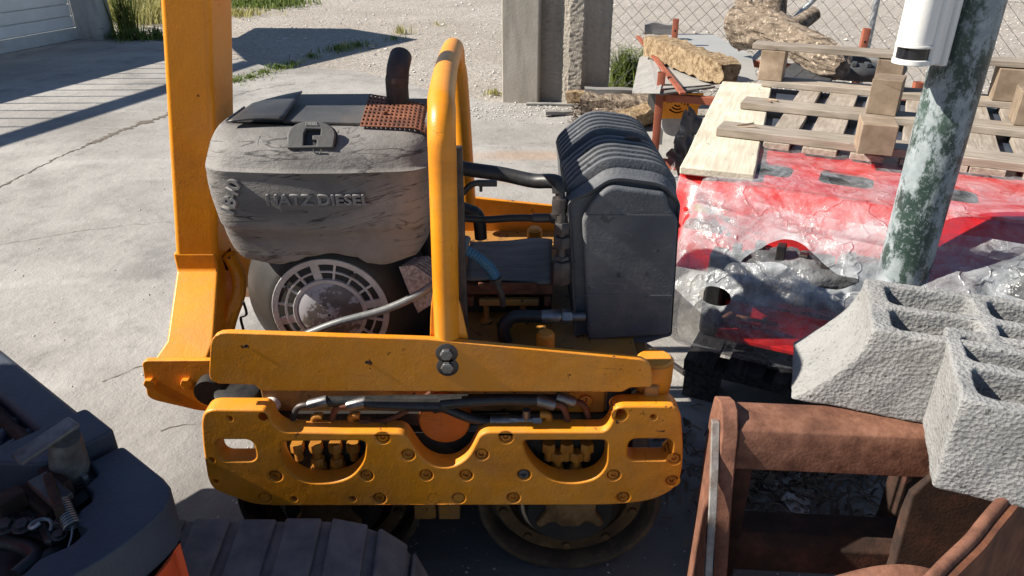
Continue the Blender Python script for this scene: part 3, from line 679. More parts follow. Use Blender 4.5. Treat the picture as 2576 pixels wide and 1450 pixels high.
hose('hydraulic_hose', [P3(1700, 505, 1.192), P4(250, 500, 1.19), P4(390, 555, 1.188), P4(510, 580, 1.188)], .0095)
b = MB()
b.lathe([(.0105, 0), (.0112, .003), (.0112, .036), (.0100, .04)], P4(510, 572, 1.188), (1, 0, 0), 18); b.hexnut(P4(618, 570, 1.188), (1, 0, 0), .0105, .016); b.lathe([(.008, 0), (.008, .05)], P4(660, 568, 1.188), (1, 0, 0), 14); b.hexnut(P4(752, 568, 1.188), (1, 0, 0), .0115, .017); b.lathe([(.008, 0), (.008, .022)], P4(715, 560, 1.188), (0, 0, 1), 14)
b.done('hose_coupling', M['steel'], rol)
for f, x, y, m in ((z3, 1025, 590, 'brass'), (z3, 1235, 585, 'brass'), (z4, 842, 580, 'brass')):
    q = PY(*f(x, y), 1.19); b = MB(); b.tube([q - Vector((0, 0, .022)), q + Vector((0, 0, .006)), q + Vector((.004 if f is z3 else -.004, .0, .018)), q + Vector((.018 if f is z3 else -.018, 0, .019))], .0085, 12, 5); b.hexnut(q - Vector((0, 0, .024)), (0, 0, 1), .013, .012)
    b.done('elbow_fitting', M[m], rol)
q = P3(1285, 580, 1.188); MB().hexnut(q, (1, 0, 0), .0105, .02).tube([q + Vector((.02, 0, 0)), q + Vector((.05, 0, .004)), q + Vector((.09, .01, .02)), q + Vector((.14, .03, .05))], .0055, 10, 5).done('hydraulic_pipe', M['rust'], rol)

# ---------------- engine
rows = [  # v, Y, u left, u right, corner radius
    (312, 1.372, 574, 1060, .030), (318, 1.350, 560, 1070, .040), (332, 1.318, 543, 1078, .05), (350, 1.292, 530, 1083, .055), (375, 1.272, 519, 1085, .055), (402, 1.262, 513, 1087, .055), (420, 1.257, 511, 1088, .05),
    (426, 1.254, 510, 1088.5, .05), (432, 1.246, 509, 1089, .05), (440, 1.247, 510, 1089, .05), (448, 1.250, 512, 1088, .05), (470, 1.248, 515, 1087, .05), (505, 1.248, 523, 1087, .05), (545, 1.249, 537, 1085, .05), (570, 1.251, 546, 1084, .05), (576, 1.254, 549, 1083, .05), (584, 1.266, 556, 1081, .05)]
bot = [(585, 640), (625, 655), (706, 664), (743, 655), (785, 640), (840, 631), (900, 642), (930, 660), (965, 666), (1043, 650), (1075, 622)]
botx = [(lambda q: (q.x, q.z))(PY(u, v, 1.285)) for u, v in bot]
def zbot(x):
    if x <= botx[0][0]: return botx[0][1]
    for (x0, a0), (x1, a1) in zip(botx, botx[1:]):
        if x <= x1: t = (x - x0) / (x1 - x0); t = t * t * (3 - 2 * t); return a0 + (a1 - a0) * t
    return botx[-1][1]
eng = thing_part = None
def upath(xl, xr, yf, r, yb=1.50, nf=36, na=8):
    p = [(xl, yb - (yb - yf - r) * k / 5) for k in range(5)]
    p += [(xl + r - r * math.cos(R(90 * k / na)), yf + r - r * math.sin(R(90 * k / na))) for k in range(na)]
    p += [(xl + r + (xr - xl - 2 * r) * k / nf, yf) for k in range(nf)]
    p += [(xr - r + r * math.sin(R(90 * k / na)), yf + r - r * math.cos(R(90 * k / na))) for k in range(na)]
    p += [(xr, yf + r + (yb - yf - r) * k / 5) for k in range(6)]; return p
rings = []
for v, Y, ul, ur, r in rows:
    xl = PY(ul, v, Y + .03).x; xr = PY(ur, v, Y + .03).x; z = PY(800, v, Y).z
    rings.append([Vector((x, y - .020 * math.sin(math.pi * (x - xl) / (xr - xl)) + .008, z)) for x, y in upath(xl, xr, Y, r)])
last = rings[-1]; zc = last[0].z; mid = (last[0].x + last[-1].x) / 2
for q in (.33, .66, .92, 1.0):
    rg = []
    for p in last:
        x = mid + (p.x - mid) * (1 - .045 * q ** 2); zb = zbot(x)
        rg.append(Vector((x, p.y + .012 * q + (.012 if q == 1 else 0), zc + (zb - zc) * q)))
    rings.append(rg)
b = MB(); b.rings(rings, closed=False)
hood = b.done('engine_hood', M['hood'], rol, angle=60)
sm = hood.modifiers.new('solid', 'SOLIDIFY'); sm.thickness = .006; sm.offset = -1
# lettering and details on the hood
def onhood(u, v, Y, rot=0, lean=.02): 
    q = PY(u, v, Y); return Matrix.Translation(q) @ Matrix.Rotation(R(90), 4, 'X') @ Matrix.Rotation(R(rot), 4, 'Z')
M['latch'] = simple('latch_plastic', (.05, .05, .052), (.085, .083, .08), .6, scale=30)
M['lid'] = rustm('dirty_lid', (.05, .052, .056), (.10, .098, .095), (.16, .12, .09), 10, .55)
M['exh'] = rustm('burnt_exhaust', (.03, .03, .034), (.075, .062, .055), (.16, .085, .055), 14, .65)
M['hoodtxt'] = simple('raised_letter_plastic', (.21, .205, .20), (.12, .118, .115), .7, scale=30)
text('lettering', 'HATZ DIESEL', .0265, .0028, onhood(800, 505, 1.2345) @ Matrix.Scale(1.18, 4, (1, 0, 0)), M['hoodtxt'], hood, .0004)
text('lettering', '1B40', .034, .0045, Matrix.Translation(PY(584, 498, 1.2445)) @ Matrix.Rotation(R(-9), 4, 'Z') @ Matrix.Rotation(R(90), 4, 'X') @ Matrix.Rotation(R(68), 4, 'Z') @ Matrix.Rotation(R(0), 4, 'Y'), M['hoodtxt'], hood, .0006)
for u in (697, 904):
    q = PY(u, 589, 1.263); MB().lathe([(.0075, -.004), (.0075, .001), (.001, .001)], q + Vector((0, -.0005, 0)), (0, -1, 0), 16).done('fixing_hole', M['dark'], hood)
# fuel cap recess and latch on top of the hood
q = PY(787, 352, 1.281); nrm = Vector((0, -.66, .75)); ML = Matrix.Translation(q + nrm * .002) @ Matrix.Rotation(R(-41), 4, 'X')
half = [(.042 * math.cos(R(a)), .004 + .027 * math.sin(R(a))) for a in range(0, 181, 15)]
outl = [(.040, -.021)] + half + [(-.040, -.021)]
plate('latch_recess', [[(x * 1.06, z * 1.06) for x, z in outl]], -.0015, .004, M['black'], hood, bev=.0008, M=ML)
plate('latch', [outl, [(-.010, .015), (.016, .015), (.016, .003), (.002, .003), (.002, -.006), (.010, -.006), (.010, -.016), (-.013, -.016), (-.013, .006)]], -.010, -.001, M['latch'], hood, bev=.002, M=ML)
text('lettering', 'DIESEL', .0075, .0005, ML @ Matrix.Translation((0, -.0105, .0235)) @ Matrix.Rotation(R(90), 4, 'X'), M['hoodtxt'], hood)
q2 = ML @ Vector((.012, -.008, -.022)); MB().tube([q2 + Vector((.007 * math.cos(a), -.002, .009 * math.sin(a))) for a in [k * math.pi / 6 for k in range(6, 13)]], .0011, 8, 3).done('wire_ring', M['steel'], hood)
# lid plates on top
zl = PY(800, 312, 1.372).z
def lidpt(u, v, z): return PZ(u, v, z)
b = MB(); a = [lidpt(u, v, zl + .002) for u, v in ((712, 311), (912, 316), (933, 242), (757, 243))]; b.prism(a, (0, 0, .005)); b.done('lid', M['lid'] if 'lid' in M else M['sheet'], rol, bevel=.001)
b = MB()
def bent(s, t):
    A, B_, C, D = [PZ(u, v, zl + .012) for u, v in ((572, 308), (712, 303), (762, 243), (635, 262))]
    p = A.lerp(B_, s).lerp(D.lerp(C, s), t); p.z += .002 + .009 * t * s * s + .004 * math.sin(s * 3); return p
b.grid(bent, 10, 8); o = b.done('bent_cover', M['sheet'], rol); m_ = o.modifiers.new('solid', 'SOLIDIFY'); m_.thickness = .003
b = MB(); A = PZ(556, 316, zl - .004); Cc = PZ(925, 240, zl - .004)
b.box(A.x + .02, -.15, 1.40, 1.60, zl - .10, zl - .004).done('engine_top', M['dark'], rol)
MB().box(-.545, -.16, 1.42, 1.82, .46, zl - .05).done('engine_block', M['dark'], rol, bevel=.02)
# perforated exhaust guard (real holes)
ga = [PZ(u, v, zl + .008) for u, v in ((905, 316), (1075, 322), (1085, 262), (930, 236))]
def guard(s, t):
    # s runs across the top then bends down over the right side
    if s < .66: return ga[0].lerp(ga[1], s / .66).lerp(ga[3].lerp(ga[2], s / .66), t) - Vector((0, 0, .0 if s < .5 else .012 * ((s - .5) / .16) ** 2))
    e_ = ga[1].lerp(ga[2], t); k = (s - .66) / .34; return e_ + Vector((.018 * math.sin(min(k * 2, 1) * 1.57), 0, -.012 - .10 * k ** 1.3))
def perforated(b, fn, nu, nv, rr=.30):
    for j in range(nv):
        for i in range(nu):
            cs = [((i + dx) / nu, (j + dy) / nv) for dx, dy in ((0, 0), (.5, 0), (1, 0), (1, .5), (1, 1), (.5, 1), (0, 1), (0, .5))]
            off = .0; cx, cy = i + .5, j + .5
            ring = [((cx + rr * math.cos(a)) / nu, (cy + rr * math.sin(a)) / nv) for a in [R(225 + 45 * k) for k in range(8)]]
            if (i + j) % 2 and False: continue
            vs = [fn(*c) for c in cs] + [fn(*c) for c in ring]
            b.vf(vs, [(k, (k + 1) % 8, 8 + (k + 1) % 8, 8 + k) for k in range(8)])
b = MB(); perforated(b, guard, 22, 9, .27); bmesh.ops.remove_doubles(b.b, verts=b.b.verts, dist=.0001)
eg = b.done('exhaust_guard', M['rust'], rol); m_ = eg.modifiers.new('solid', 'SOLIDIFY'); m_.thickness = .002
q = PZ(968, 286, zl + .01); hexbolt('bolt', q, (0, 0, 1), .006, M['rust'], eg)
q = PZ(1002, 262, zl + .004); xp = q.x
xt = PY(1003, 208, q.y).z
MB().tube([Vector((xp, q.y, zl - .02)), Vector((xp, q.y, zl + .05)), Vector((xp + .001, q.y, xt)), Vector((xp + .002, q.y + .015, xt + .024)), Vector((xp + .004, q.y + .05, xt + .042))], .0228, 24, 8).done('exhaust_pipe', M['exh'] if 'exh' in M else M['rustdark'], rol)
# fan and recoil housing
fc = PY(832, 785, 1.300); fy = 1.300
MB().lathe([(.118, .004), (.130, .012), (.165, .05), (.188, .075), (.192, .095), (.192, .115), (.10, .12)], (fc.x, fy, fc.z), (0, 1, 0), 56).done('fan_housing', M['dark'], rol)
fh = rol.children[-1]
MB().lathe([(.193, .08), (.198, .085), (.198, .11), (.193, .115)], (fc.x, fy, fc.z), (0, 1, 0), 56).done('gasket', M['rubber'], fh)
MB().lathe([(.108, .03), (.0, .03)], (fc.x, fy, fc.z), (0, 1, 0), 40).done('fan_disc', M['dark'], fh)
fgd = MB()
for ro, ri, yo in ((.117, .105, 0), (.0915, .0870, .000), (.0735, .0655, -.004)):
    fgd.lathe([(ri, .010 + yo), (ri, yo), (ri + .001, yo - .001), (ro - .001, yo - .001), (ro, yo), (ro, .012 + yo)], (fc.x, fy, fc.z), (0, 1, 0), 60)
for k in range(16):
    a = R(22.5 * k + 12); wd = .0045 if k % 4 else .016
    ca, sa = math.cos(a), math.sin(a)
    Mx = Matrix(((ca, 0, -sa, fc.x), (0, 1, 0, fy), (sa, 0, ca, fc.z), (0, 0, 0, 1)))
    fgd.box(.068, .112, -.0006, .009, -wd / 2, wd / 2, Mx)
fg = fgd.done('fan_guard', M['alu'], rol)
for a in (57, 147, 237, 327):
    MB().lathe([(.0045, 0), (.0045, .003), (.001, .003)], (fc.x + .099 * math.cos(R(a)), fy - .002, fc.z + .099 * math.sin(R(a))), (0, -1, 0), 10).done('screw', M['steeldark'], fg)
MB().lathe([(.066, .012), (.0655, -.003), (.060, -.006), (.042, -.011), (.02, -.0135), (.0, -.014)], (fc.x, fy, fc.z), (0, 1, 0), 48).done('hub_cap', M['hub'], fg)
MB().lathe([(.0028, 0), (.0028, .001), (.0005, .001)], (fc.x, fy - .0135, fc.z), (0, -1, 0), 10).done('centre_hole', M['dark'], fg)
# cooling fins right of the fan
for k in range(6):
    q = [PY(u + k * 7.2, v + k * (-4.5), 1.292 + k * .010) for u, v in ((1003, 672), (1040, 668), (1087, 700), (1087, 766), (1052, 788), (1043, 770), (1020, 715))]
    MB().prism(q, (0, .0035, 0)).done('cooling_fin', M['fin'], rol, bevel=.0006)
hose('cable', [PY(760, 846, 1.235), PY(850, 812, 1.232), PY(960, 782, 1.235), PY(1040, 748, 1.24), PY(1095, 712, 1.25), PY(1150, 660, 1.28), PY(1175, 600, 1.34)], .0078, 'hosegrey')
hose('wire', [PY(612, 760, 1.42), PY(620, 790, 1.42), PY(606, 800, 1.42), PY(612, 830, 1.42), PY(612, 850, 1.42)], .003)
# ---------------- roll bar
X0 = -.1215
bar = [Vector((X0, 1.188, .60)), Vector((X0 + .002, 1.188, .75)), Vector((X0 + .006, 1.188, .97)), Vector((X0 + .006, 1.195, 1.025)), Vector((X0 + .005, 1.225, 1.056)), Vector((X0, 1.29, 1.066)), Vector((X0 - .012, 1.55, 1.066)), Vector((X0 - .018, 1.80, 1.062)), Vector((X0 - .018, 1.865, 1.046)), Vector((X0 - .018, 1.893, 1.01)), Vector((X0 - .012, 1.90, .95)), Vector((X0, 1.905, .62))]
rb = MB().tube(bar, .0236, 28, 8).done('roll_bar', M['yellow2'], rol)
pts = [(X0 - .031, .645), (X0 + .04, .640), (X0 + .030, .70, .01), (X0 + .022, .735), (X0 - .022, .735), (X0 - .027, .70, .01)]
plate('weld_foot', [rounded(pts)], 1.182, 1.190, M['yellow2'], rb, bev=.002)
MB().box(X0 + .022, X0 + .036, 1.24, 1.252, .60, .99).done('bar_stay', M['steeldark'], rol, bevel=.003)
# ---------------- ribbed tank
YT0, YT1 = 1.345, 1.80
def tk(u, v): q = PY(u, v, YT0); return q.x, q.z
prof = [tk(1448, 865), tk(1433, 560), tk(1426, 505), tk(1470, 475), tk(1525, 436), tk(1560, 430), tk(1655, 442), tk(1690, 458), tk(1714, 495), tk(1708, 560), tk(1690, 846), tk(1668, 850), tk(1620, 866)]
cxm = sum(p[0] for p in prof) / len(prof); czm = .80
flat = []
def section(y, grow, top=0.0, shrinkall=0.0):
    r = rounded([(x, z, .018) for x, z in prof], 4); out = []
    for x, z in r:
        k = max(0, min(1, (z - tk(1416, 515)[1]) / .03)); f = grow * k
        dx, dz = x - cxm, z - czm; L = math.hypot(dx, dz)
        nx = (dx / L) * .6; nz = (dz / L)
        out.append(Vector((x + nx * f - dx * shrinkall, y, z + nz * f - (z - .75) * shrinkall)))
    return out
ys = [(YT0 + .014, -.020, .05), (YT0 + .002, -.016, .015), (YT0, -.014, .0), (YT0 + .018, -.013, 0), (YT0 + .032, -.003, 0)]
nr = 13; y = YT0 + .036; pit = (YT1 - .02 - y) / nr
for k in range(nr):
    flatk = k in (6,)
    for f, gval in ((0.0, -.018), (.34, -.018), (.40, .006), (.45, .011), (.88, .011), (.94, .006), (1.0, -.018)):
        ys.append((y + (k + f * .98) * pit, -.006 if flatk else gval, 0))
ys += [(YT1 - .01, -.012, .0), (YT1, -.02, .04)]
b = MB(); b.rings([section(yy, gg, 0, ss) for yy, gg, ss in ys])
tank = b.done('tank', M['tank'], rol, angle=28)
# raised panel on the front of the tank
pn = rounded([tk(1464, 548) + (.01,), tk(1494, 498) + (.012,), tk(1533, 464) + (.015,), tk(1673, 483) + (.01,), tk(1682, 520) + (.01,), tk(1704, 548) + (.01,), tk(1686, 838) + (.012,), tk(1478, 852) + (.012,)])
plate('front_panel', [pn], YT0 - .010, YT0 + .012, M['tank'], tank, bev=.007, seg=4)
for v_ in (541, 743):
    a, c = PY(1470, v_, YT0 - .0107), PY(1690, v_ + 1, YT0 - .0107); MB().beam(a, c, .0012, .0012).done('mould_line', M['tank'], tank)
q = PZ(1590, 358, tk(1600, 436)[1] + .002); MB().lathe([(.02, -.01), (.02, .006), (.015, .009), (.0, .009)], q, (0, 0, 1), 20).done('filler_plug', M['rustdark'], tank)
# ---------------- battery tray in the middle bay
zt = .655
c4 = [PZ(u, v, zt) for u, v in ((1173, 700), (1383, 703), (1390, 604), (1183, 604))]
b = MB(); b.grid(lambda s, t: c4[0].lerp(c4[1], s).lerp(c4[3].lerp(c4[2], s), t) + Vector((0, 0, .004 * math.sin(s * 5 + t * 4) + .006 * noise.noise(Vector((s * 3, t * 3, 1))))), 14, 10)
o = b.done('battery_cover', M['ply'] if 'ply' in M else M['woodgrey'], rol); m_ = o.modifiers.new('solid', 'SOLIDIFY'); m_.thickness = .008
x0, x1 = c4[0].x - .004, c4[1].x + .008; y0 = c4[0].y - .012; y1 = c4[3].y + .01
tr = MB(); tr.box(x0, x1, y0, y1, zt - .034, zt - .012); tr.done('battery_tray', M['rust2'] if 'rust2' in M else M['rust'], rol, bevel=.003)
MB().box(x0 + .03, x1 - .035, y0 - .006, y0, zt - .02, zt - .003).done('tray_lip', M['rust'], rol, bevel=.002)
MB().box(x0 + .03, x1 - .03, y0 + .0, y0 + .015, zt - .062, zt - .046).done('clamp_bar', M['yellowdirty'], rol, bevel=.003)
for X in (x0 + .045, x1 - .065): MB().lathe([(.014, .0), (.013, .004), (.0065, .007), (.0065, zt - .05 - .548)], (X, y0 + .02, .548), (0, 0, 1), 12).done('stud', M['yellowdirty'], rol)
for X in (x0 + .012, x1 - .012): MB().hexnut((X, y0 + .004, zt - .06), (0, 0, 1), .008, .022).done('clamp_bolt', M['rust'], rol)
MB().box(x0, x1, y0 + .05, y1, .549, zt - .036).done('battery', M['dark'], rol, bevel=.006)
# hoses in the middle bay
hose('thick_hose', [PY(1130, 412, 1.42), PY(1170, 425, 1.42), PY(1260, 438, 1.42), PY(1340, 455, 1.40), PY(1385, 456, 1.38), PY(1404, 462, 1.37), PY(1408, 485, 1.365)], .0145)
b = MB(); pp = [PY(1408, 476, 1.365), PY(1410, 500, 1.362), PY(1413, 545, 1.355), PY(1411, 700, 1.345)]
b.tube(pp, .0095, 14, 6)
for v, r, h in ((510, .0148, -.03), (525, .0138, -.012)): b.lathe([(r, 0), (r * 1.06, h * .3), (r, h)], PY(1409, v - 12, 1.362), (0, 0, 1), 20)
for v, r in ((585, .016), (620, .0175), (668, .016)): b.hexnut(PY(1412, v, 1.35), (0, 0, 1), r, .022)
b.lathe([(.021, -.002), (.022, .004), (.022, .04), (.019, .046)], PY(1411, 706, 1.345), (0, 0, 1), 8)
b.done('suction_pipe', M['steeldark'], rol)
hose('hydraulic_hose', [PY(1150, 548, 1.42), PY(1220, 553, 1.41), PY(1290, 549, 1.395), PY(1345, 549, 1.38)], .0075)
b = MB(); b.lathe([(.0085, 0), (.0092, .004), (.0092, .032), (.008, .036)], PY(1340, 549, 1.38), (1, 0, -.0), 16); b.hexnut(PY(1385, 549, 1.375), (1, 0, 0), .011, .018); b.done('hose_coupling', M['steeldark'], rol)
hose('hydraulic_hose', [PY(1150, 520, 1.52), PY(1180, 530, 1.52), PY(1203, 545, 1.52), PY(1210, 600, 1.52)], .014)
hose('spiral_hose', [PY(1135, 612, 1.36), PY(1165, 625, 1.355), PY(1205, 650, 1.35), PY(1232, 675, 1.35), PY(1246, 698, 1.35)], .0105, 'hoseblue')
b = MB(); rgp = spline([PY(1135, 612, 1.36), PY(1165, 625, 1.355), PY(1205, 650, 1.35), PY(1232, 675, 1.35), PY(1246, 698, 1.35)], 12)
for i in range(0, len(rgp) - 1, 2): b.lathe([(.0105, -.0014), (.0122, 0), (.0105, .0014)], rgp[i], rgp[i + 1] - rgp[i], 14)
b.done('hose_rib', M['hoseblue'], rol)
b = MB(); b.tube([PY(1240, 690, 1.35), PY(1250, 715, 1.345), PY(1262, 745, 1.345), PY(1266, 770, 1.345)], lambda t: .009 - .003 * t, 10, 4); b.hexnut(PY(1246, 700, 1.348), (.2, 0, -1), .013, .012); b.done('cable_lug', M['steeldark'], rol)
hose('hydraulic_hose', [PY(1280, 875, 1.33), PY(1267, 840, 1.33), PY(1272, 812, 1.335), PY(1300, 796, 1.34), PY(1365, 797, 1.345)], .0135)
b = MB(); b.lathe([(.0145, 0), (.0152, .004), (.0152, .036), (.013, .04)], PY(1362, 797, 1.345), (1, 0, 0), 20); b.hexnut(PY(1414, 797, 1.345), (1, 0, 0), .0165, .02); b.lathe([(.011, 0), (.011, .06)], PY(1400, 797, 1.345), (1, 0, 0), 14); b.done('hose_coupling', M['steel'], rol)
hose('electric_cable', [PY(1130, 520, 1.36), PY(1160, 490, 1.35), PY(1185, 466, 1.345), PY(1205, 460, 1.345)], .006)
q = PY(1203, 462, 1.345); MB().box(q.x, q.x + .036, q.y - .006, q.y + .006, q.z - .005, q.z + .006).box(q.x + .002, q.x + .008, q.y - .004, q.y + .004, q.z - .016, q.z - .005).done('plug_connector', M['black'], rol, bevel=.0015)
q = PZ(1372, 868, .56); MB().lathe([(.019, -.02), (.019, .024), (.014, .031), (.0, .033)], q, (0, 0, 1), 20).done('deck_knob', M['yellow'], rol)
q = PY(1345, 588, 1.80); MB().lathe([(.02, -.03), (.02, .01), (.014, .017), (.0, .019)], q, (0, 0, 1), 20).done('deck_knob', M['yellow'], rol)
# ---------------- drawbar post
YP = 1.485
a, c, d, e = PY(441, 668, YP), PY(546, 668, YP), PY(400, 0, YP), PY(527, 0, YP)
k = 1.9; top_l = a + (d - a) * k; top_r = c + (e - c) * k
rings = []
for t in (0, .15, .3, .5, .7, .85, 1.0):
    L_, R_ = a.lerp(top_l, t), c.lerp(top_r, t); dp = .12
    rings.append([Vector((L_.x, YP, L_.z)), Vector((R_.x, YP, R_.z)), Vector((R_.x + .004, YP + dp, R_.z)), Vector((L_.x, YP + dp, L_.z))])
b = MB(); b.rings(rings); post = b.done('drawbar', M['yellow2'], rol, bevel=.012, seg=4)
q = PY(546, 4, YP); b = MB(); b.box(q.x + .004, q.x + .0075, YP + .03, YP + .09, q.z - .0, q.z + .10, ); b.done('rating_plate', M['white'], post)
a2, c2 = PY(386, 905, 1.30), PY(520, 905, 1.30); a1, c1 = PY(418, 858, 1.335), PY(537, 860, 1.335)
for sgn in (1, -1):
    mir = lambda p: Vector((p.x, p.y if sgn > 0 else 3.09 - p.y, p.z))
    A0, C0, A1, C1, A2, C2 = [mir(p) for p in (a, c, a1, c1, a2, c2)]
    dn = Vector((0, .06 * sgn, -.08))
    ring = []
    for L_, R_, off in ((A0 + Vector((0, -.001 * sgn, .03)), C0 + Vector((0.001, -.001 * sgn, .03)), Vector((0, .10 * sgn, 0))), (A0 + Vector((0, -.001 * sgn, -.012)), C0 + Vector((0.001, -.001 * sgn, -.012)), Vector((0, .085 * sgn, -.04))), (A1, C1, dn), (A2, C2, dn)):
        ring.append([L_, R_, R_ + off, L_ + off])
    b = MB(); b.rings(ring); b.done('drawbar_leg', M['yellow2'], rol, bevel=.006, seg=3)
    by = 1.288 if sgn > 0 else 3.09 - 1.288 - .014
    bk = [(lambda q: (q.x, q.z))(PY(u, v, 1.288)) + (r,) for u, v, r in ((357, 915, .012), (365, 908, .012), (585, 908, .0), (590, 1040, .0), (500, 1034, .01), (388, 1008, .02), (370, 998, .02))]
    bp = plate('hinge_bracket', [rounded(bk)], by, by + .014, M['yellow2'], rol, bev=.002)
    if sgn > 0:
        for u in (380, 472):
            q = PY(u, 962, 1.288); hexbolt('bolt', (q.x, 1.288, q.z), (0, -1, 0), .0135, M['yellow2'], bp)
q = PY(528, 985, 1.27); MB().lathe([(.030, -.0), (.032, .03), (.028, .05), (.0, .05)], (q.x, 1.262, q.z), (0, 1, 0), 24).done('hinge_bush', M['dark'], rol)
b = MB(); b.tube([PY(575, 640, 1.53), PY(598, 690, 1.53), PY(600, 740, 1.50), PY(580, 800, 1.45), PY(560, 880, 1.42)], .016, 10, 5); b.done('gusset_arm', M['yellow2'], rol)

# ------------------------------------------------------------------ scrap on the right: local frame s (right), t (away), z
QO = Vector((.525, 1.913, 0)); QA = R(-26.5)
MQ = Matrix.Translation(QO) @ Matrix.Rotation(QA, 4, 'Z')
def Q(s, t, z): return MQ @ Vector((s, t, z))
rs = random.Random(21)
def plank(name, s0, s1, t0, t1, za, zb, mat, parent, bev=.0025, MM=None, jag=0):
    # plank with slightly uneven faces, long axis split so that edges wander
    MM = MM or MQ; long_s = (s1 - s0) > (t1 - t0); n = 10
    rings = []; sd = rs.uniform(0, 50)
    for k in range(n + 1):
        f = k / n; j = [.0022 * noise.noise(Vector((f * 5, q * 3.3, sd))) for q in range(4)]
        ej = jag * noise.noise(Vector((sd, f, 3))) if k in (0, n) else 0
        if long_s:
            s = s0 + (s1 - s0) * f + ej; r = [(s, t0 + j[0], za + j[1]), (s, t1 + j[2], za + j[1]), (s, t1 + j[2], zb + j[3]), (s, t0 + j[0], zb + j[3])]
        else:
            t = t0 + (t1 - t0) * f + ej; r = [(s0 + j[0], t, za + j[1]), (s1 + j[2], t, za + j[1]), (s1 + j[2], t, zb + j[3]), (s0 + j[0], t, zb + j[3])]
        rings.append([MM @ Vector(q) for q in r])
    b = MB(); b.rings(rings); return b.done(name, M[mat], parent, bevel=bev)
# black pallet on the ground
bp = thing('black_pallet', Q(.5, .4, 0), 'blackened wooden pallet carrying the plastic wrapped red machine', 'pallet')
for s0, s1 in ((0, .092), (.125, .235), (.262, .36), (.39, .49), (.52, .62), (.65, .75), (.78, .88), (.91, 1.0)):
    plank('deck_board', s0, s1, 0, .8, .112, .132, 'woodblack', bp)
for t0 in (.0, .35, .7):
    plank('stringer_board', 0, 1.0, t0 + .004, t0 + .096, .09, .1115, 'woodblack', bp)
    for s0 in (.006, .44, .88): MB().box(s0, s0 + .1, t0 + .002, t0 + .098, 0, .0895, MQ).done('block', M['woodblack'], bp, bevel=.003)
# red machine
rm = thing('red_machine', Q(.45, .45, .132), 'red agricultural machine with dark openings, standing on the black pallet', 'machine')
def rbox(name, s0, s1, t0, t1, za, zb, mat='red', bev=.012): return MB().box(s0, s1, t0, t1, za, zb, MQ).done(name, M[mat], rm, bevel=bev, seg=3)
top = [[(x, y) for x, y in rrect(-.13, 1.5, .24, .80, .03)]]
for s0 in (.03, .26, .53, .80): top.append(rrect(s0, s0 + .15, .33, .47, .03))
plate('top_cover', top, -.006, .006, M['red'], rm, bev=.002, M=MQ @ Matrix.Translation((0, 0, .63)) @ Matrix(((1, 0, 0, 0), (0, 0, 1, 0), (0, 1, 0, 0), (0, 0, 0, 1))))
rbox('inner_box', -.05, 1.4, .30, .78, .30, .60, 'dark'); rbox('rear_housing', -.10, 1.4, .82, 1.62, .30, .638, 'bodyblue')
b = MB(); b.prism([Q(-.13, t, z) for t, z in ((.24, .63), (.80, .63), (.80, .30), (.50, .30), (.12, .36), (.10, .42))], (MQ.to_3x3() @ Vector((.012, 0, 0)))); sp_ = b.done('side_plate', M['red'], rm, bevel=.003)
b = MB(); b.grid(lambda s, t: Q(-.125 + 1.6 * s, .24 - .14 * t, .625 - .24 * t + .012 * math.sin(t * 3)), 20, 8); o = b.done('front_cover', M['red'], rm); m_ = o.modifiers.new('solid', 'SOLIDIFY'); m_.thickness = .004
rbox('sticker', -.06, -.015, .178, .180, .543, .565, 'sticker', 0)
rbox('lower_beam', .075, .9, .13, .20, .215, .30, 'red', .006)
rbox('beam_flange', .075, .9, .05, .20, .200, .2145, 'red', .003)
b = MB(); b.tube([Q(.06, .11, .255), Q(.24, .11, .255)], .007, 12, 1); b.hexnut(Q(.08, .11, .255), MQ.to_3x3() @ Vector((1, 0, 0)), .022, .028); b.hexnut(Q(.195, .11, .255), MQ.to_3x3() @ Vector((1, 0, 0)), .017, .014); b.done('draw_bolt', M['rustlight'], rm)
b = MB(); b.lathe([(.0, 0), (.13, .0), (.135, .02), (.135, .62), (.13, .64), (0, .64)], Q(.05, .26, .33), MQ.to_3x3() @ Vector((1, 0, 0)), 32); b.done('rotor_drum', M['dark'], rm)
rbox('side_arm', .62, 1.3, .16, .22, .33, .42, 'red', .006)
rbox('gear_box', .36, .52, .10, .22, .36, .50, 'foil', .02)
rbox('skid', .0, .07, .16, .3, .133, .30, 'black', .02)
rbox('rear_skid', .0, 1.3, .34, 1.3, .133, .29, 'dark', .02)
# crumpled silver wrap lumps under the film
def lump(cs, ct, cz, rx, ry, rz, seed):
    b = MB(); b.grid(lambda u, v: (lambda d: Q(cs, ct, cz) + MQ.to_3x3() @ Vector((d.x * rx, d.y * ry, d.z * rz)) * (1 + .22 * noise.noise(d * 2.3 + Vector((seed, 0, 0))) + .10 * noise.noise(d * 7 + Vector((seed, 3, 0))) + .04 * noise.noise(d * 17)))(Vector((math.cos(6.2832 * u) * math.sin(math.pi * v), math.sin(6.2832 * u) * math.sin(math.pi * v), math.cos(math.pi * v)))), 60, 40)
    return b.done('foil_lump', M['foil'], rm, angle=80)
lump(.26, .14, .40, .20, .10, .09, 1); lump(.50, .12, .36, .13, .09, .08, 4); lump(.88, .14, .50, .18, .09, .07, 7)
for k in range(9): rbox('flail_tine', .08 + k * .06, .105 + k * .06, .09 + .02 * (k % 2), .12 + .02 * (k % 2), .44 + .01 * (k % 3), .49 + .012 * (k % 3), 'steeldark', .004)
rbox('axle_plate', .02, .07, .08, .24, .20, .46, 'black', .01)
MB().lathe([(.0, .0), (.05, .0), (.055, .006), (.055, .02)], Q(-.03, .148, .50), MQ.to_3x3() @ Vector((0, 1, .55)), 24).done('bearing_cover', M['red'], rm)
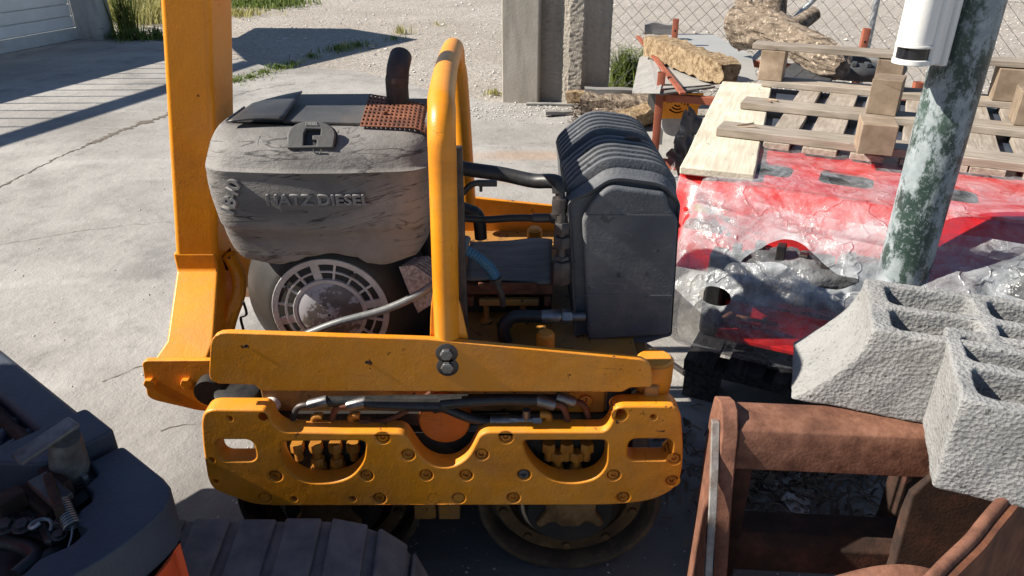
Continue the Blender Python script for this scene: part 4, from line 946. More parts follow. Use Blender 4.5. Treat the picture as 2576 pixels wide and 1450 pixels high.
for k in range(8): MB().hexnut(Q(-.03 + .075 * math.cos(k * .785), .155 + .02 * math.sin(k * .785), .50 + .065 * math.sin(k * .785)), MQ.to_3x3() @ Vector((0, -1, .55)), .008, .008).done('bolt', M['red'], rm)
# clear film draped over it
film = thing('plastic_wrap', Q(.45, .1, .132), 'torn clear plastic film draped over the red machine', 'plastic film')
prof_f = [(.75, .645), (.45, .646), (.26, .648), (.19, .635), (.13, .57), (.03, .48), (-.03, .39), (-.045, .30), (-.01, .21), (.06, .158), (.12, .137)]
def filmpt(s, v, s0=-.16, s1=1.35):
    k = v * (len(prof_f) - 1); i = min(int(k), len(prof_f) - 2); f = k - i
    t = prof_f[i][0] * (1 - f) + prof_f[i + 1][0] * f; z = prof_f[i][1] * (1 - f) + prof_f[i + 1][1] * f
    S = s0 + (s1 - s0) * s
    d = Vector((S * 5, t * 5, z * 5)); w_ = .026 * noise.noise(d) + .020 * (.35 - abs(noise.noise(d * 2.2 + Vector((4, 4, 4))))) + (.004 + .010 * max(0, v - .4)) * (.3 - abs(noise.noise(d * 5 + Vector((S * 6, 1, 4))))) + .006 * max(0, v - .3) * (.3 - abs(noise.noise(d * 11)))
    if v < .25: w_ = abs(w_) * .35
    # the left end wraps round towards the back
    e_ = max(0, (.13 - s * 1.5) / .13); t2 = t + .5 * e_ ** 2 * (1 if v > .2 else .3); S2 = S + .02 * e_
    bulge = .05 * math.sin(max(0, min(1, (S + .16) / .7)) * math.pi) * (1 if v > .35 else 0)
    hole = 0
    return Q(S2, t2 - w_ - bulge * .6 * max(0, min(1, (v - .35) * 5)), max(z + w_ * .5, .136))
b = MB(); nu, nv = 210, 150
vs = [[filmpt(i / nu, j / nv) for i in range(nu + 1)] for j in range(nv + 1)]
flat = [p for r in vs for p in r]; fs = []
for j in range(nv):
    for i in range(nu):
        s = -.16 + 1.51 * (i + .5) / nu; v = (j + .5) / nv
        # two tears
        if abs(v - .485 - .025 * math.sin(s * 21)) < .030 * max(0, 1 - ((s - .27) / .16) ** 2): continue
        if ((s - .075) / .045) ** 2 + ((v - .60) / .028) ** 2 < 1: continue
        fs.append((j * (nu + 1) + i, j * (nu + 1) + i + 1, (j + 1) * (nu + 1) + i + 1, (j + 1) * (nu + 1) + i))
b.vf(flat, fs)
bmesh.ops.delete(b.b, geom=[v for v in b.b.verts if not v.link_faces], context='VERTS')
for it in range(6):   # round off the torn edges
    bd_ = [v for v in b.b.verts if v.is_boundary]
    mv = {v: sum((e.other_vert(v).co for e in v.link_edges if e.is_boundary), Vector()) / max(1, sum(1 for e in v.link_edges if e.is_boundary)) for v in bd_}
    for v, c_ in mv.items(): v.co = v.co.lerp(c_, .5)
fo = b.done('film_sheet', M['film'], film, angle=180)
fo.data.materials.append(M['milky'])
for p_ in fo.data.polygons:
    zz_ = p_.center.z + .132; p_.material_index = 1 if zz_ < .59 + .06 * noise.noise(p_.center * 7) else 0
# torn flaps and loose folds of film
def flap(pts, wd, seed):
    p = spline([Vector(x) for x in pts], 8); b = MB()
    b.grid(lambda u, v: p[min(int(u * (len(p) - 1)), len(p) - 1)] + MQ.to_3x3() @ Vector((0, -.02 * math.sin(v * 3) , -wd * (v - .5))) + .012 * Vector((noise.noise(Vector((u * 9, v * 4, seed))), noise.noise(Vector((u * 9, v * 4, seed + 5))), noise.noise(Vector((u * 9, v * 4, seed + 9))))), 40, 6)
    return b.done('film_fold', M['film'], film, angle=180)
flap([Q(-.15, .16, .63), Q(.1, .12, .60), Q(.35, .10, .585), Q(.7, .10, .60), Q(1.1, .1, .60)], .05, 1)
flap([Q(.10, -.06, .45), Q(.22, -.08, .475), Q(.34, -.08, .46), Q(.45, -.07, .43)], .045, 2)
flap([Q(.55, -.06, .46), Q(.8, -.06, .43), Q(1.1, -.06, .44)], .07, 3)
flap([Q(-.165, .30, .62), Q(-.17, .14, .55), Q(-.12, .02, .42), Q(-.05, -.04, .30)], .05, 4)

# upside-down wooden pallet lying on the red machine
wp = thing('wooden_pallet', Q(.5, 1.1, .643), 'grey wooden pallet lying upside down on the red machine', 'pallet')
Z0 = .643
for s0, s1 in ((.055, .14), (.18, .285), (.325, .425), (.47, .57), (.60, .655), (.66, .755), (.80, .90), (.95, 1.05)):
    plank('deck_board', s0, s1, .595 + rs.uniform(-.01, .01), 1.64, Z0, Z0 + .021, 'woody', wp, jag=.006)
for t0, t1 in ((.60, .715), (1.03, 1.15), (1.49, 1.62)):
    plank('stringer_board', -.11, 1.08, t0, t1, Z0 + .0215, Z0 + .047, 'woodx', wp, jag=.01)
ZB = Z0 + .0475
for s0, t0, h, dr in ((.335, .50, .092, 8), (.34, 1.05, .125, -4), (.80, 1.10, .115, 3), (-.13, 1.50, .125, 2), (.335, 1.50, .122, -2), (.76, 1.50, .122, 3)):
    Mb = MQ @ Matrix.Translation((s0 + .05, t0 + .06, ZB)) @ Matrix.Rotation(R(dr), 4, 'Z')
    MB().box(-.05, .05, -.065, .065, 0.0005, h, Mb).done('block', M['woodend'], wp, bevel=.003)
plank('runner', -.17, .90, 1.505, 1.605, ZB + .1265, ZB + .149, 'woodx', wp, jag=.01)
for sa, ta, sb, tb in ((-.05, .66, .0, .70), (-.04, .65, .02, .66), (-.03, 1.12, .0, 1.06), (-.02, 1.13, .02, 1.09)):
    MB().tube([Q(sa, ta, Z0 + .048), Q(sb, tb, Z0 + .054)], .003, 6, 1).done('splinter', M['woodend'], wp)
# thick pale board beside the pallet
Mbd = Matrix.Translation(Q(-.125, .215, .6365)) @ Matrix.Rotation(R(-19.5), 4, 'Z')
b = MB(); n = 16
rings = []
for k in range(n + 1):
    f = k / n; y = f * 1.34; j = [.004 * noise.noise(Vector((f * 6, q * 3.1, 77))) for q in range(4)]
    rings.append([Mbd @ Vector(p) for p in ((j[0], y + .006 * j[1], 0), (.218 + j[1], y, 0), (.216 + j[2], y, .0255 + .2 * j[0]), (j[3], y, .0255 + .2 * j[1]))])
b.rings(rings); bd = b.done('thick_board', M['woodpale'], None, bevel=.005)
bd.data.transform(Matrix.Translation(-Q(-.02, .8, .643))); bd.location = Q(-.02, .8, .643)
tag(bd, 'thick pale wooden board lying along the edge of the upturned pallet', 'board')

# rusty rack behind, with what lies on it
rk = thing('rusty_rack', (1.4, 4.4, 0), 'rack of red-brown square steel tube posts behind the pallets', 'rack')
posts = {}
for nm, (u, v, Y) in {'a': (1665, 182, 4.0), 'b': (1701, 48, 5.3), 'c': (2181, 72, 4.7), 'd': (2312, 207, 3.55)}.items():
    q = PY(u, v, Y); posts[nm] = q; b = MB(); Mr = Matrix.Translation((q.x, q.y, 0)) @ Matrix.Rotation(R(-10), 4, 'Z')
    loops_ = [rrect(-.0205, .0205, -.0205, .0205, .003, 2), rrect(-.0175, .0175, -.0175, .0175, .002, 2)]
    Mv = Mr @ Matrix.Translation((0, 0, q.z / 2)) @ Matrix.Rotation(R(-90), 4, 'X')
    po = plate('post', loops_, -q.z / 2, q.z / 2, M['primer'], rk, bev=.0006, seg=1, M=Mv)
    hq = Mr @ Vector((0, -.0208, q.z - .075)); MB().lathe([(.007, 0), (.007, .001), (.001, .001)], hq, (0, -1, 0), 12).done('bolt_hole', M['dark'], po)
zr = .50
MB().beam(Vector((posts['a'].x, posts['a'].y, zr)), Vector((posts['b'].x, posts['b'].y, zr)), .04, .04).done('side_rail', M['primer'], rk, bevel=.003)
MB().beam(Vector((posts['d'].x, posts['d'].y, zr)), Vector((posts['c'].x, posts['c'].y, zr)), .04, .04).done('side_rail', M['primer'], rk, bevel=.003)
MB().beam(Vector((posts['a'].x, posts['a'].y + .03, zr - .042)), Vector((posts['d'].x, posts['d'].y + .03, zr - .042)), .04, .04).done('cross_rail', M['primer'], rk, bevel=.003)
MB().beam(Vector((posts['b'].x, posts['b'].y - .03, zr - .042)), Vector((posts['c'].x, posts['c'].y - .03, zr - .042)), .04, .04).done('cross_rail', M['primer'], rk, bevel=.003)
MB().beam(Vector((posts['a'].x, posts['a'].y + .03, .09)), Vector((posts['d'].x, posts['d'].y + .03, .09)), .05, .05).done('foot_rail', M['primer'], rk, bevel=.003)
# sheets on the rack
def sheet(name, pts, th, mat, label, cat):
    pts = [Vector(p) for p in pts]; b = MB(); b.prism(pts, (0, 0, th)); o = b.done(name, M[mat], None, bevel=min(.001, th * .3))
    c = sum(pts, Vector()) / len(pts); o.data.transform(Matrix.Translation(-c)); o.location = c; return tag(o, label, cat)
sheet('metal_sheet', [PZ(u, v, .522) for u, v in ((1650, 226), (1905, 205), (1890, 140), (1795, 88), (1650, 86), (1630, 140))], .004, 'panelgrey', 'flat grey sheet lying on the rusty rack under the rotten beam', 'sheet')
sheet('plywood_sheet', [PZ(u, v, z) for u, v, z in ((1590, 236, .46), (1660, 236, .521), (1668, 205, .521), (1640, 130, .521), (1608, 150, .46))], .012, 'woodgrey', 'weathered grey plywood leaning out beside the red-brown rack post', 'plywood')
b = MB(); b.beam(PZ(1605, 92, .56), PZ(1718, 236, .56), .03, .012); o = b.done('steel_angle', M['primer'], None, bevel=.002)
b = MB(); 
c = (PZ(1605, 92, .56) + PZ(1718, 236, .56)) / 2; o.data.transform(Matrix.Translation(-c)); o.location = c; tag(o, 'rusty flat steel bar lying across the sheet towards the rack post', 'steel bar'); b.b.free()
b = MB(); b.beam(PZ(1655, 236, .513), PZ(1790, 218, .513), .05, .010); o = b.done('lath', M['woodgrey'], None, bevel=.001)
c = PZ(1720, 226, .513); o.data.transform(Matrix.Translation(-c)); o.location = c; tag(o, 'grey lath under the edge of the metal sheet', 'lath')
# rotten square beam
def rough_beam(name, a, b_, wd, hh, mat, amp, sc, label, cat, n=40, m=24, endcap=True):
    a, b_ = Vector(a), Vector(b_); d = (b_ - a).normalized(); sd = d.cross(Vector((0, 0, 1))).normalized(); up_ = sd.cross(d); rings = []
    for k in range(n + 1):
        f = k / n; p = a.lerp(b_, f); r = []
        for i in range(m):
            an = 2 * math.pi * i / m; ca, sa = math.cos(an), math.sin(an); q_ = max(abs(ca), abs(sa)) ; q_ = 1 / q_ * .96
            pos = p + sd * ca * q_ * wd / 2 + up_ * sa * q_ * hh / 2
            am = amp * (.25 if sa > .75 else 1.0)
            dn_ = Vector((noise.noise(pos * sc), noise.noise(pos * sc + Vector((7, 1, 3))), noise.noise(pos * sc + Vector((2, 8, 5))))) * am + Vector((noise.noise(pos * sc * 3), noise.noise(pos * sc * 3 + Vector((7, 1, 3))), noise.noise(pos * sc * 3 + Vector((2, 8, 5))))) * am * .5
            endf = 1 - .22 * max(0, (f - .9) / .1) - .15 * max(0, (.06 - f) / .06); r.append(p + (pos - p) * endf + dn_)
        rings.append(r)
    b = MB(); b.rings(rings); o = b.done(name, M[mat], None, angle=50); c = (a + b_) / 2; c.z = min(a.z, b_.z) - hh / 2
    o.data.transform(Matrix.Translation(-c)); o.location = c; return tag(o, label, cat)
rough_beam('rotten_beam', PZ(1640, 112, .60), PZ(1838, 186, .60), .14, .125, 'rot', .016, 18, 'rotten yellow-brown timber beam with splintered sides lying on the sheet', 'beam')
# log
la, lb = PZ(1875, 60, .72), PZ(2120, 178, .66)
def logpt(f):
    return la.lerp(lb, f) + Vector((.0, 0, .03 * math.sin(f * 3)))
b = MB(); rings = []; n = 130; m = 64; d = (lb - la).normalized(); sd = d.cross(Vector((0, 0, 1))).normalized(); up_ = sd.cross(d)
for k in range(n + 1):
    f = k / n; r0 = .120 - .058 * f + .010 * math.sin(f * 9) ; r0 *= 1 + .25 * max(0, .12 - f) / .12; r0 *= (1 - .45 * max(0, f - .93) / .07) * (1 - .3 * max(0, .03 - f) / .03); r = []
    for i in range(m):
        an = 2 * math.pi * i / m; dr = sd * math.cos(an) + up_ * math.sin(an); p = logpt(f)
        rr = r0 * (1 + .20 * noise.noise(dr * 1.3 + Vector((f * 3, 2, 1))) + .10 * noise.noise(dr * 4 + Vector((f * 9, 0, 5))) + .16 * abs(noise.noise(dr * 6 + Vector((f * 4, 7, 5)))) + .06 * noise.noise(dr * 14 + Vector((f * 12, 7, 5))) + .04 * noise.noise(dr * 22 + Vector((f * 60, 7, 5))))
        r.append(p + dr * rr)
    rings.append(r)
b.rings(rings)
for f, off, ln, rr in ((.02, Vector((-.02, .06, .12)), .27, .055), (.30, Vector((.02, .05, .14)), .27, .070), (.42, Vector((.12, .06, .06)), .26, .05)):
    p = logpt(f); b.tube([p, p + off * .8, p + off.normalized() * ln], lambda t, q=rr: q * (1.25 - .45 * t) , 14, 5)
lg = b.done('log', M['bark'], None, angle=60); c = (la + lb) / 2; lg.data.transform(Matrix.Translation(-c)); lg.location = c
tag(lg, 'knotty bark-covered log with branch stubs lying across the rack', 'log')
# tyre and black ribbed mat under the log
b = MB(); q = PZ(2150, 165, .56); rings = []
for k in range(48):
    a = 2 * math.pi * k / 48; cdir = Vector((math.cos(a), math.sin(a), 0)); rings.append([q + cdir * (.22 + .055 * math.cos(t)) + Vector((0, 0, .05 * math.sin(t))) for t in [2 * math.pi * i / 12 for i in range(12)]])
rings.append(rings[0]); b.rings(rings, cap=False); bmesh.ops.remove_doubles(b.b, verts=b.b.verts, dist=.0001)
ty = thing('old_tyre', q - Vector((0, 0, .05)), 'old dark tyre lying flat behind the upturned pallet', 'tyre'); b.done('tyre_body', M['tyre'], ty)
for k in range(22):
    a = 2 * math.pi * k / 22; Mx = Matrix.Translation(q) @ Matrix.Rotation(a, 4, 'Z'); MB().box(.20, .262, -.012, .012, .036, .056, Mx).done('tread_block', M['tyre'], ty, bevel=.003)
mt = thing('ribbed_mat', PZ(2020, 180, .58), 'black ribbed rubber mat folded under the log', 'mat')
for k in range(6):
    A_, B_ = PZ(1950 + k * 22, 205 + k * 3, .60), PZ(2010 + k * 20, 160 + k * 2, .62); MB().beam(A_, B_, .05, .012 + .004 * (k % 2)).done('rib', M['tyre'], mt, bevel=.003)
# orange machine under the rack
om = thing('orange_generator', (.93, 4.25, .12), 'small orange machine with round slotted vents under the rack', 'machine')
oq = [(PY(u, v, 4.18).x, PY(u, v, 4.18).z) for u, v in ((1653, 238), (1770, 236), (1768, 262), (1757, 270), (1753, 298), (1735, 299), (1650, 299))]
vents = []
cv = PY(1706, 258, 4.18)
for r0, r1 in ((.018, .026), (.036, .044), (.054, .062)):
    for a0 in (100, 220, 340):
        aa = [R(a0 + k * 12) for k in range(8)]; vents.append([(cv.x + r1 * math.cos(x), cv.z + r1 * math.sin(x)) for x in aa] + [(cv.x + r0 * math.cos(x), cv.z + r0 * math.sin(x)) for x in reversed(aa)])
plate('housing', [oq] + vents, 4.18, 4.20, M['orangeg'] if 'orangeg' in M else M['yellow2'], om, bev=.001, seg=1)
MB().box(oq[0][0] + .01, oq[1][0] - .03, 4.205, 4.5, oq[6][1] + .01, oq[0][1] - .02).done('fan_chamber', M['dark'], om)
q = PY(1703, 318, 4.2); MB().lathe([(.05, 0), (.085, .0), (.09, .02), (.085, .06), (.05, .07)], (q.x, 4.22, q.z + .02), (0, 1, 0), 28).done('wheel', M['galv'], om)
MB().box(q.x + .05, q.x + .085, 4.19, 4.20, .12, oq[6][1]).done('leg', M['panelgrey'], om)
MB().box(q.x - .09, q.x - .06, 4.28, 4.30, .12, oq[6][1]).done('leg', M['panelgrey'], om)
# torn grey tarp hanging beside the board
b = MB(); ta = [PY(1745, 265, 3.6), PY(1712, 360, 3.0), PY(1695, 405, 2.7)]; ta = spline(ta, 10)
b.grid(lambda u, v: ta[min(int(u * (len(ta) - 1)), len(ta) - 1)] + Vector((.10 * v - .03 + .025 * noise.noise(Vector((u * 6, v * 2, 3))), .1 * v, -.10 * v + .03 * noise.noise(Vector((u * 8, v * 3, 9))))), 30, 8)
o = b.done('tarp_strip', M['tyre'], None, angle=180); c = Vector(ta[10]); c.z -= .1; o.data.transform(Matrix.Translation(-c)); o.location = c; tag(o, 'torn grey tarpaulin strip hanging beside the pale board', 'tarpaulin')
# rotten wood heap by the pillar
def chunk(u, v, z, L, wd, h, yaw, mat, label, seed):
    c = PZ(u, v, z); b = MB(); rings = []
    for k in range(9):
        f = k / 8 - .5; r = []
        for i in range(10):
            a = 2 * math.pi * i / 10; q_ = 1 / max(abs(math.cos(a)), abs(math.sin(a))) * .9; p = Vector((f * L, math.cos(a) * q_ * wd / 2, math.sin(a) * q_ * h / 2)); p += .22 * h * Vector((noise.noise(p * 12 + Vector((seed, 0, 0))), noise.noise(p * 12 + Vector((0, seed, 0))), noise.noise(p * 12 + Vector((0, 0, seed))))); r.append(p)
        rings.append(r)
    b.rings(rings); o = b.done('wood_chunk', M[mat], None, angle=40); o.location = c; o.rotation_euler = (0, R(rs.uniform(-4, 4)), R(yaw)); return tag(o, label, 'wood')
chunk(1405, 284, .02, .22, .06, .035, 20, 'woodgrey', 'short grey wood offcut lying on the slab by the pillar', 1)
chunk(1390, 262, .012, .40, .05, .02, -4, 'woodgrey', 'thin grey lath lying at the foot of the concrete pillar', 2)
chunk(1560, 262, .07, .55, .30, .16, -14, 'bark', 'dark broken lump of rotten wood in the heap by the pillar', 3)
chunk(1525, 243, .10, .6, .10, .10, -8, 'rot', 'brown rotten plank on the heap by the pillar', 4)
chunk(1590, 232, .15, .7, .08, .07, -3, 'woodgrey', 'grey splintered post lying on top of the wood heap', 5)
chunk(1620, 290, .07, .35, .2, .14, 40, 'rot', 'crumbling pale rotten timber end beside the orange machine', 6)
chunk(1580, 290, .04, .5, .12, .08, -30, 'bark', 'bark slab lying at the front of the wood heap', 7)
chunk(1655, 72, .60, .20, .12, .09, -5, 'woodgrey', 'short grey block of wood at the back rack post', 8)
chunk(1550, 290, .02, .3, .04, .03, -35, 'woodgrey', 'narrow grey stick in front of the bark slab', 9)
rr = random.Random(31); b = MB()
for i in range(700):
    c = PZ(rr.uniform(1440, 1640), rr.uniform(258, 330), 0); c.z = abs(rr.gauss(.02, .03)); a = rr.uniform(0, 6.28); l = rr.uniform(.02, .07); dv = Vector((math.cos(a), math.sin(a), rr.uniform(-.3, .5))) * l; s_ = Vector((-math.sin(a), math.cos(a), 0)) * rr.uniform(.004, .012)
    b.vf([c - s_, c + s_, c + dv + s_ * .5, c + dv - s_ * .6], [(0, 1, 2, 3)])
for i in range(900):
    c = Vector((rr.gauss(.72, .16), rr.gauss(1.52, .10), abs(rr.gauss(.01, .02)))); a = rr.uniform(0, 6.28); l = rr.uniform(.02, .06); dv = Vector((math.cos(a), math.sin(a), rr.uniform(-.3, .6))) * l; s_ = Vector((-math.sin(a), math.cos(a), 0)) * rr.uniform(.0015, .006)
    b.vf([c - s_, c + s_, c + dv * .5 + s_ + Vector((0, 0, .008)), c + dv, c + dv * .5 - s_ + Vector((0, 0, .008))], [(0, 1, 2, 4), (4, 2, 3)])
tag(b.done('litter', M['litter'], smooth=False), 'dry leaves, bark chips and twigs littering the ground', 'litter', kind='stuff')
for i, (u, v, s_) in enumerate(((1990, 1200, .05), (2015, 1225, .04), (1935, 1215, .035), (2005, 1268, .045), (1975, 1250, .03))):
    c = PZ(u, v, .012); b = MB(); pts = [c + Vector((math.cos(a) * s_ * rr.uniform(.6, 1.1), math.sin(a) * s_ * rr.uniform(.6, 1.1), rr.uniform(-.004, .006))) for a in [k * 1.2566 for k in range(5)]]
    b.prism(pts, (0, 0, .004)); o = b.done('tile_shard', M['stone'], None); o.data.transform(Matrix.Translation(-c)); o.location = c
    tag(o, ['largest pale five-cornered shard among the leaves under the rusty stand', 'pale shard touching the largest shard among the leaves', 'pale shard lying apart from the others on bare dirt', 'pale shard half under twigs beside the lower beam of the stand', 'smallest pale shard on the leaf litter under the stand'][i], 'shard', 'pale shards under the stand')

# ------------------------------------------------------------------ pole with detector
PX, PYy = 1.028, 1.75
po = thing('metal_pole', (PX, PYy, 0), 'thick round steel pole with peeling dark green paint', 'pole')
MB().lathe([(.061, 0), (.061, .6), (.0605, 1.4), (.060, 2.6)], (PX, PYy, 0), (0, 0, 1), 48).done('tube', M['peel'], po)
MB().lathe([(.095, 0), (.095, .012), (.062, .014)], (PX, PYy, 0), (0, 0, 1), 32).done('base_flange', M['rustdark'], po)
dq = PY(2262, 160, 1.63)
ds = thing('outdoor_detector', (dq.x + .06, 1.66, dq.z), 'white outdoor motion detector fixed to the green pole', 'detector')
zb = dq.z; Md = Matrix.Translation((PX - .150, PYy - .075, zb - .008)) @ Matrix.Rotation(R(-48), 4, 'Z')
rng = lambda x0, x1, y0, y1, r: [(x, y) for x, y in rrect(x0, x1, y0, y1, r, 4)]
def dprism(name, loop, z0, z1, mat, bev=.002): 
    b = MB(); b.prism([Md @ Vector((x, y, z0)) for x, y in loop], (0, 0, z1 - z0)); return b.done(name, M[mat], ds, bevel=bev)
dprism('back_plate', rng(-.052, .052, .050, .070, .005), -.006, .30, 'white')
dprism('housing', rng(-.044, .044, .0, .0498, .008), .0, .30, 'white', .003)
cyl = [(.036 * math.cos(R(a)), -.001 + .036 * math.sin(R(a)) * 1.0) for a in range(180, 361, 12)]
dprism('lens_cover', cyl, .042, .30, 'white', .001)
dprism('dark_window', [(x * .93, y * .93) for x, y in cyl], .012, .0355, 'lens', .0)
dprism('lower_rim', [(x * 1.1, y * 1.1) for x, y in cyl], .0, .0115, 'white', .002)
dprism('upper_rim', [(x * 1.1, y * 1.1) for x, y in cyl], .036, .0415, 'white', .0015)
b = MB(); b.box(-.02, .02, .0705, .15, .05, .2, Md); b.done('bracket', M['galv'], ds)

# ------------------------------------------------------------------ rusty frame, hollow blocks, bucket
M['worn'] = rustm('worn_bare_steel', (.16, .11, .085), (.30, .28, .26), (.42, .41, .40), 24, .5)
M['beamrust'] = rustm('smooth_rust', (.085, .038, .026), (.20, .092, .058), (.29, .145, .095), 30, .6)
fr = thing('steel_stand', (.66, 1.15, 0), 'heavy rusty steel stand carrying the concrete blocks', 'steel stand')
fa_ = R(-4); MF = Matrix.Translation((.387, 1.066, 0)) @ Matrix.Rotation(fa_, 4, 'Z')
secp = [(0, .432), (0, .497), (.007, .516), (.024, .525), (.083, .525), (.088, .519), (.088, .432)]
b = MB(); b.rings([[MF @ Vector((s, y, z)) for y, z in secp] for s in (.022, .17, .35, .52, .66)]); b.done('top_beam', M['beamrust'], fr, bevel=.003)
MB().box(.27, .66, .205, .285, .45, .525, MF).done('rear_beam', M['rustdark'], fr, bevel=.004)
b = MB(); b.rings([[MF @ Vector((s, y, z)) for y, z in ((.0, .176), (.0, .240), (.018, .263), (.078, .263), (.078, .176))] for s in (.022, .35, .66)]); b.done('bottom_beam', M['rustdark'], fr, bevel=.004)
pg = [(-.19, .0), (.10, .0), (.104, .48), (.09, .532), (.052, .548), (.026, .545), (.0, .515), (-.026, .393), (-.087, .219)]
b = MB(); b.prism([MF @ Vector((-.010, y, z)) for y, z in pg], MF.to_3x3() @ Vector((.031, 0, 0))); b.done('end_plate', M['rustlight'], fr, bevel=.004)
pg2 = [(-.27, .0), (-.20, .0), (-.110, .20), (-.047, .38), (.01, .49), (.03, .523), (.017, .523), (-.025, .445), (-.062, .36), (-.060, .335), (-.110, .232)]
b = MB(); b.prism([MF @ Vector((-.0255, y, z)) for y, z in pg2], MF.to_3x3() @ Vector((.015, 0, 0))); b.done('wear_strip', M['worn'], fr, bevel=.002)
b = MB(); b.prism([MF @ Vector(p) for p in ((.345, -.04, .0), (.345, -.011, .40), (.385, -.011, .475), (.55, -.011, .475), (.55, -.04, .0))], MF.to_3x3() @ Vector((0, .03, 0))); b.done('upright_plate', M['rustdark'], fr, bevel=.005)
MB().box(.022, .06, .008, .075, 0, .4315, MF).done('corner_post', M['rustdark'], fr, bevel=.003)
for s0 in (.455, .585): MB().box(s0, s0 + .06, .21, .28, 0, .45, MF).done('rear_leg', M['rustdark'], fr, bevel=.003)
# hollow concrete blocks (geometry: outline with cavities, extruded upwards, roughened)
def block_mesh(name, Mx, L_, W_, H_, cav, label, endcurve=None):
    loops = [rrect(0, L_, 0, W_, .006, 2)] + [rrect(x0, x1, y0, y1, .014, 3) for x0, x1, y0, y1 in cav]
    cu = bpy.data.curves.new(name, 'CURVE'); cu.dimensions = '2D'; cu.fill_mode = 'BOTH'
    for lp_ in loops:
        s_ = cu.splines.new('POLY'); s_.points.add(len(lp_) - 1); s_.use_cyclic_u = True
        for i, (x, y) in enumerate(lp_): s_.points[i].co = (x, y, 0, 1)
    cu.extrude = H_ / 2 - .004; cu.bevel_depth = .004; cu.bevel_resolution = 1; cu.offset = -.004
    o = bpy.data.objects.new(name, cu); me = bpy.data.meshes.new_from_object(o); bpy.data.objects.remove(o); bpy.data.curves.remove(cu)
    me.transform(Matrix.Translation((0, 0, H_ / 2)))
    bm = bmesh.new(); bm.from_mesh(me); bmesh.ops.remove_doubles(bm, verts=bm.verts, dist=.0002)
    bmesh.ops.triangulate(bm, faces=bm.faces)
    for it in range(6):
        ed = [e for e in bm.edges if e.calc_length() > .012]
        if not ed: break
        bmesh.ops.subdivide_edges(bm, edges=ed, cuts=1); bmesh.ops.triangulate(bm, faces=bm.faces)
        if len(bm.faces) > 60000: break
    if endcurve:
        for v in bm.verts: v.co = endcurve(v.co)
    for v in bm.verts:
        q_ = v.co * 120; v.co += Vector((noise.noise(q_), noise.noise(q_ + Vector((5, 5, 5))), noise.noise(q_ + Vector((9, 2, 4))))) * .0012 + Vector((noise.noise(q_ * .15), noise.noise(q_ * .15 + Vector((5, 5, 5))), noise.noise(q_ * .15 + Vector((9, 2, 4))))) * .003
    bm.to_mesh(me); bm.free(); o = finish(name, me, M['block'], None, angle=50); o.matrix_world = Mx; return tag(o, label, 'concrete block')
MA = Matrix.Translation((.672, .910, .527)) @ Matrix.Rotation(R(-22), 4, 'Z')
block_mesh('concrete_block', MA, .42, .238, .172, [(.026, .190, .024, .107), (.026, .190, .131, .214), (.214, .394, .024, .107), (.214, .394, .131, .214)], 'hollow concrete block resting on the front edge of the rusty stand')
def flare(p):
    # the left end sweeps outwards and down in a concave curve
    k = max(0, (.105 - p.x) / .105)
    if k <= 0: return p
    zf = min(1, max(0, 1 - p.z / .172)); return Vector((p.x - .110 * k * zf ** 1.8, p.y, p.z - .0 * k))
MBk = Matrix.Translation((.628, 1.116, .527)) @ Matrix.Rotation(R(-20), 4, 'Z')
block_mesh('concrete_block', MBk, .42, .220, .172, [(.036, .185, .022, .099), (.036, .185, .121, .198), (.209, .394, .022, .099), (.209, .394, .121, .198)], 'hollow concrete block with a flared left end, behind the other block', flare)
# loader bucket: curved rusty side plate and shell
bk = thing('loader_bucket', (.75, .65, 0), 'rusty curved steel bucket edge beside the concrete block', 'bucket')
arc = [PZ(u, v, .53) for u, v in ((2700, 1060), (2576, 1190), (2535, 1245), (2480, 1310), (2440, 1360), (2380, 1418), (2330, 1470), (2240, 1560))]
arc = spline(arc, 6); sdv = Vector((.35, -.94, 0))
b = MB(); th = Vector((.012, -.016, 0))
b.rings([[p, p + th, p + th + Vector((.03, -.03, -.50)), p + Vector((.02, -.0, -.50))] for p in arc]); b.done('bucket_shell', M['rust'], bk)
b = MB(); b.tube(arc, .0095, 12, 1); b.done('bucket_rim', M['rustlight'], bk)
q = PZ(2215, 1462, .49); b = MB(); b.grid(lambda u, v: q + Vector((-.075 + .19 * u, -.08 + .085 * v, .028 * math.sin(math.pi * u) * (.3 + .7 * v) - .02 * (1 - v))), 20, 10); o = b.done('bucket_lip', M['tanrust'] if 'tanrust' in M else M['rustlight'], bk); m_ = o.modifiers.new('solid', 'SOLIDIFY'); m_.thickness = .012
MB().box(.50, .9, .45, .66, 0.0, .2).done('bucket_floor', M['rustdark'], bk, bevel=.01)
q1, q2 = PZ(1610, 860, .012), PZ(1722, 938, .012)
b = MB(); b.beam(q1 + (q1 - q2) * .6, q2, .016, .014); o = b.done('dark_bar', M['steeldark'], None, bevel=.001); c = (q1 + q2) / 2; o.data.transform(Matrix.Translation(-c)); o.location = c; tag(o, 'thin dark bar lying on the slab between roller and black pallet', 'bar')

# ------------------------------------------------------------------ tracked machine, lower left
M['lever'] = rustm('worn_grey_lever', (.06, .05, .045), (.14, .135, .13), (.26, .26, .26), 22, .5)
ex = thing('tracked_carrier', (-.75, .7, 0), 'dark shaded tracked machine with rubber track and latch on its bonnet', 'tracked machine')
ZT = .64
E0 = PZ(240, 1065, ZT); E1 = PZ(440, 1225, ZT); ed = (E1 - E0).normalized(); en = Vector((ed.y, -ed.x, 0))
MX = Matrix(((ed.x, en.x, 0, E0.x), (ed.y, en.y, 0, E0.y), (0, 0, 1, ZT), (0, 0, 0, 1)))
def XL(u, v, z=ZT): return MX.inverted() @ PZ(u, v, z)
ln = (E1 - E0).length
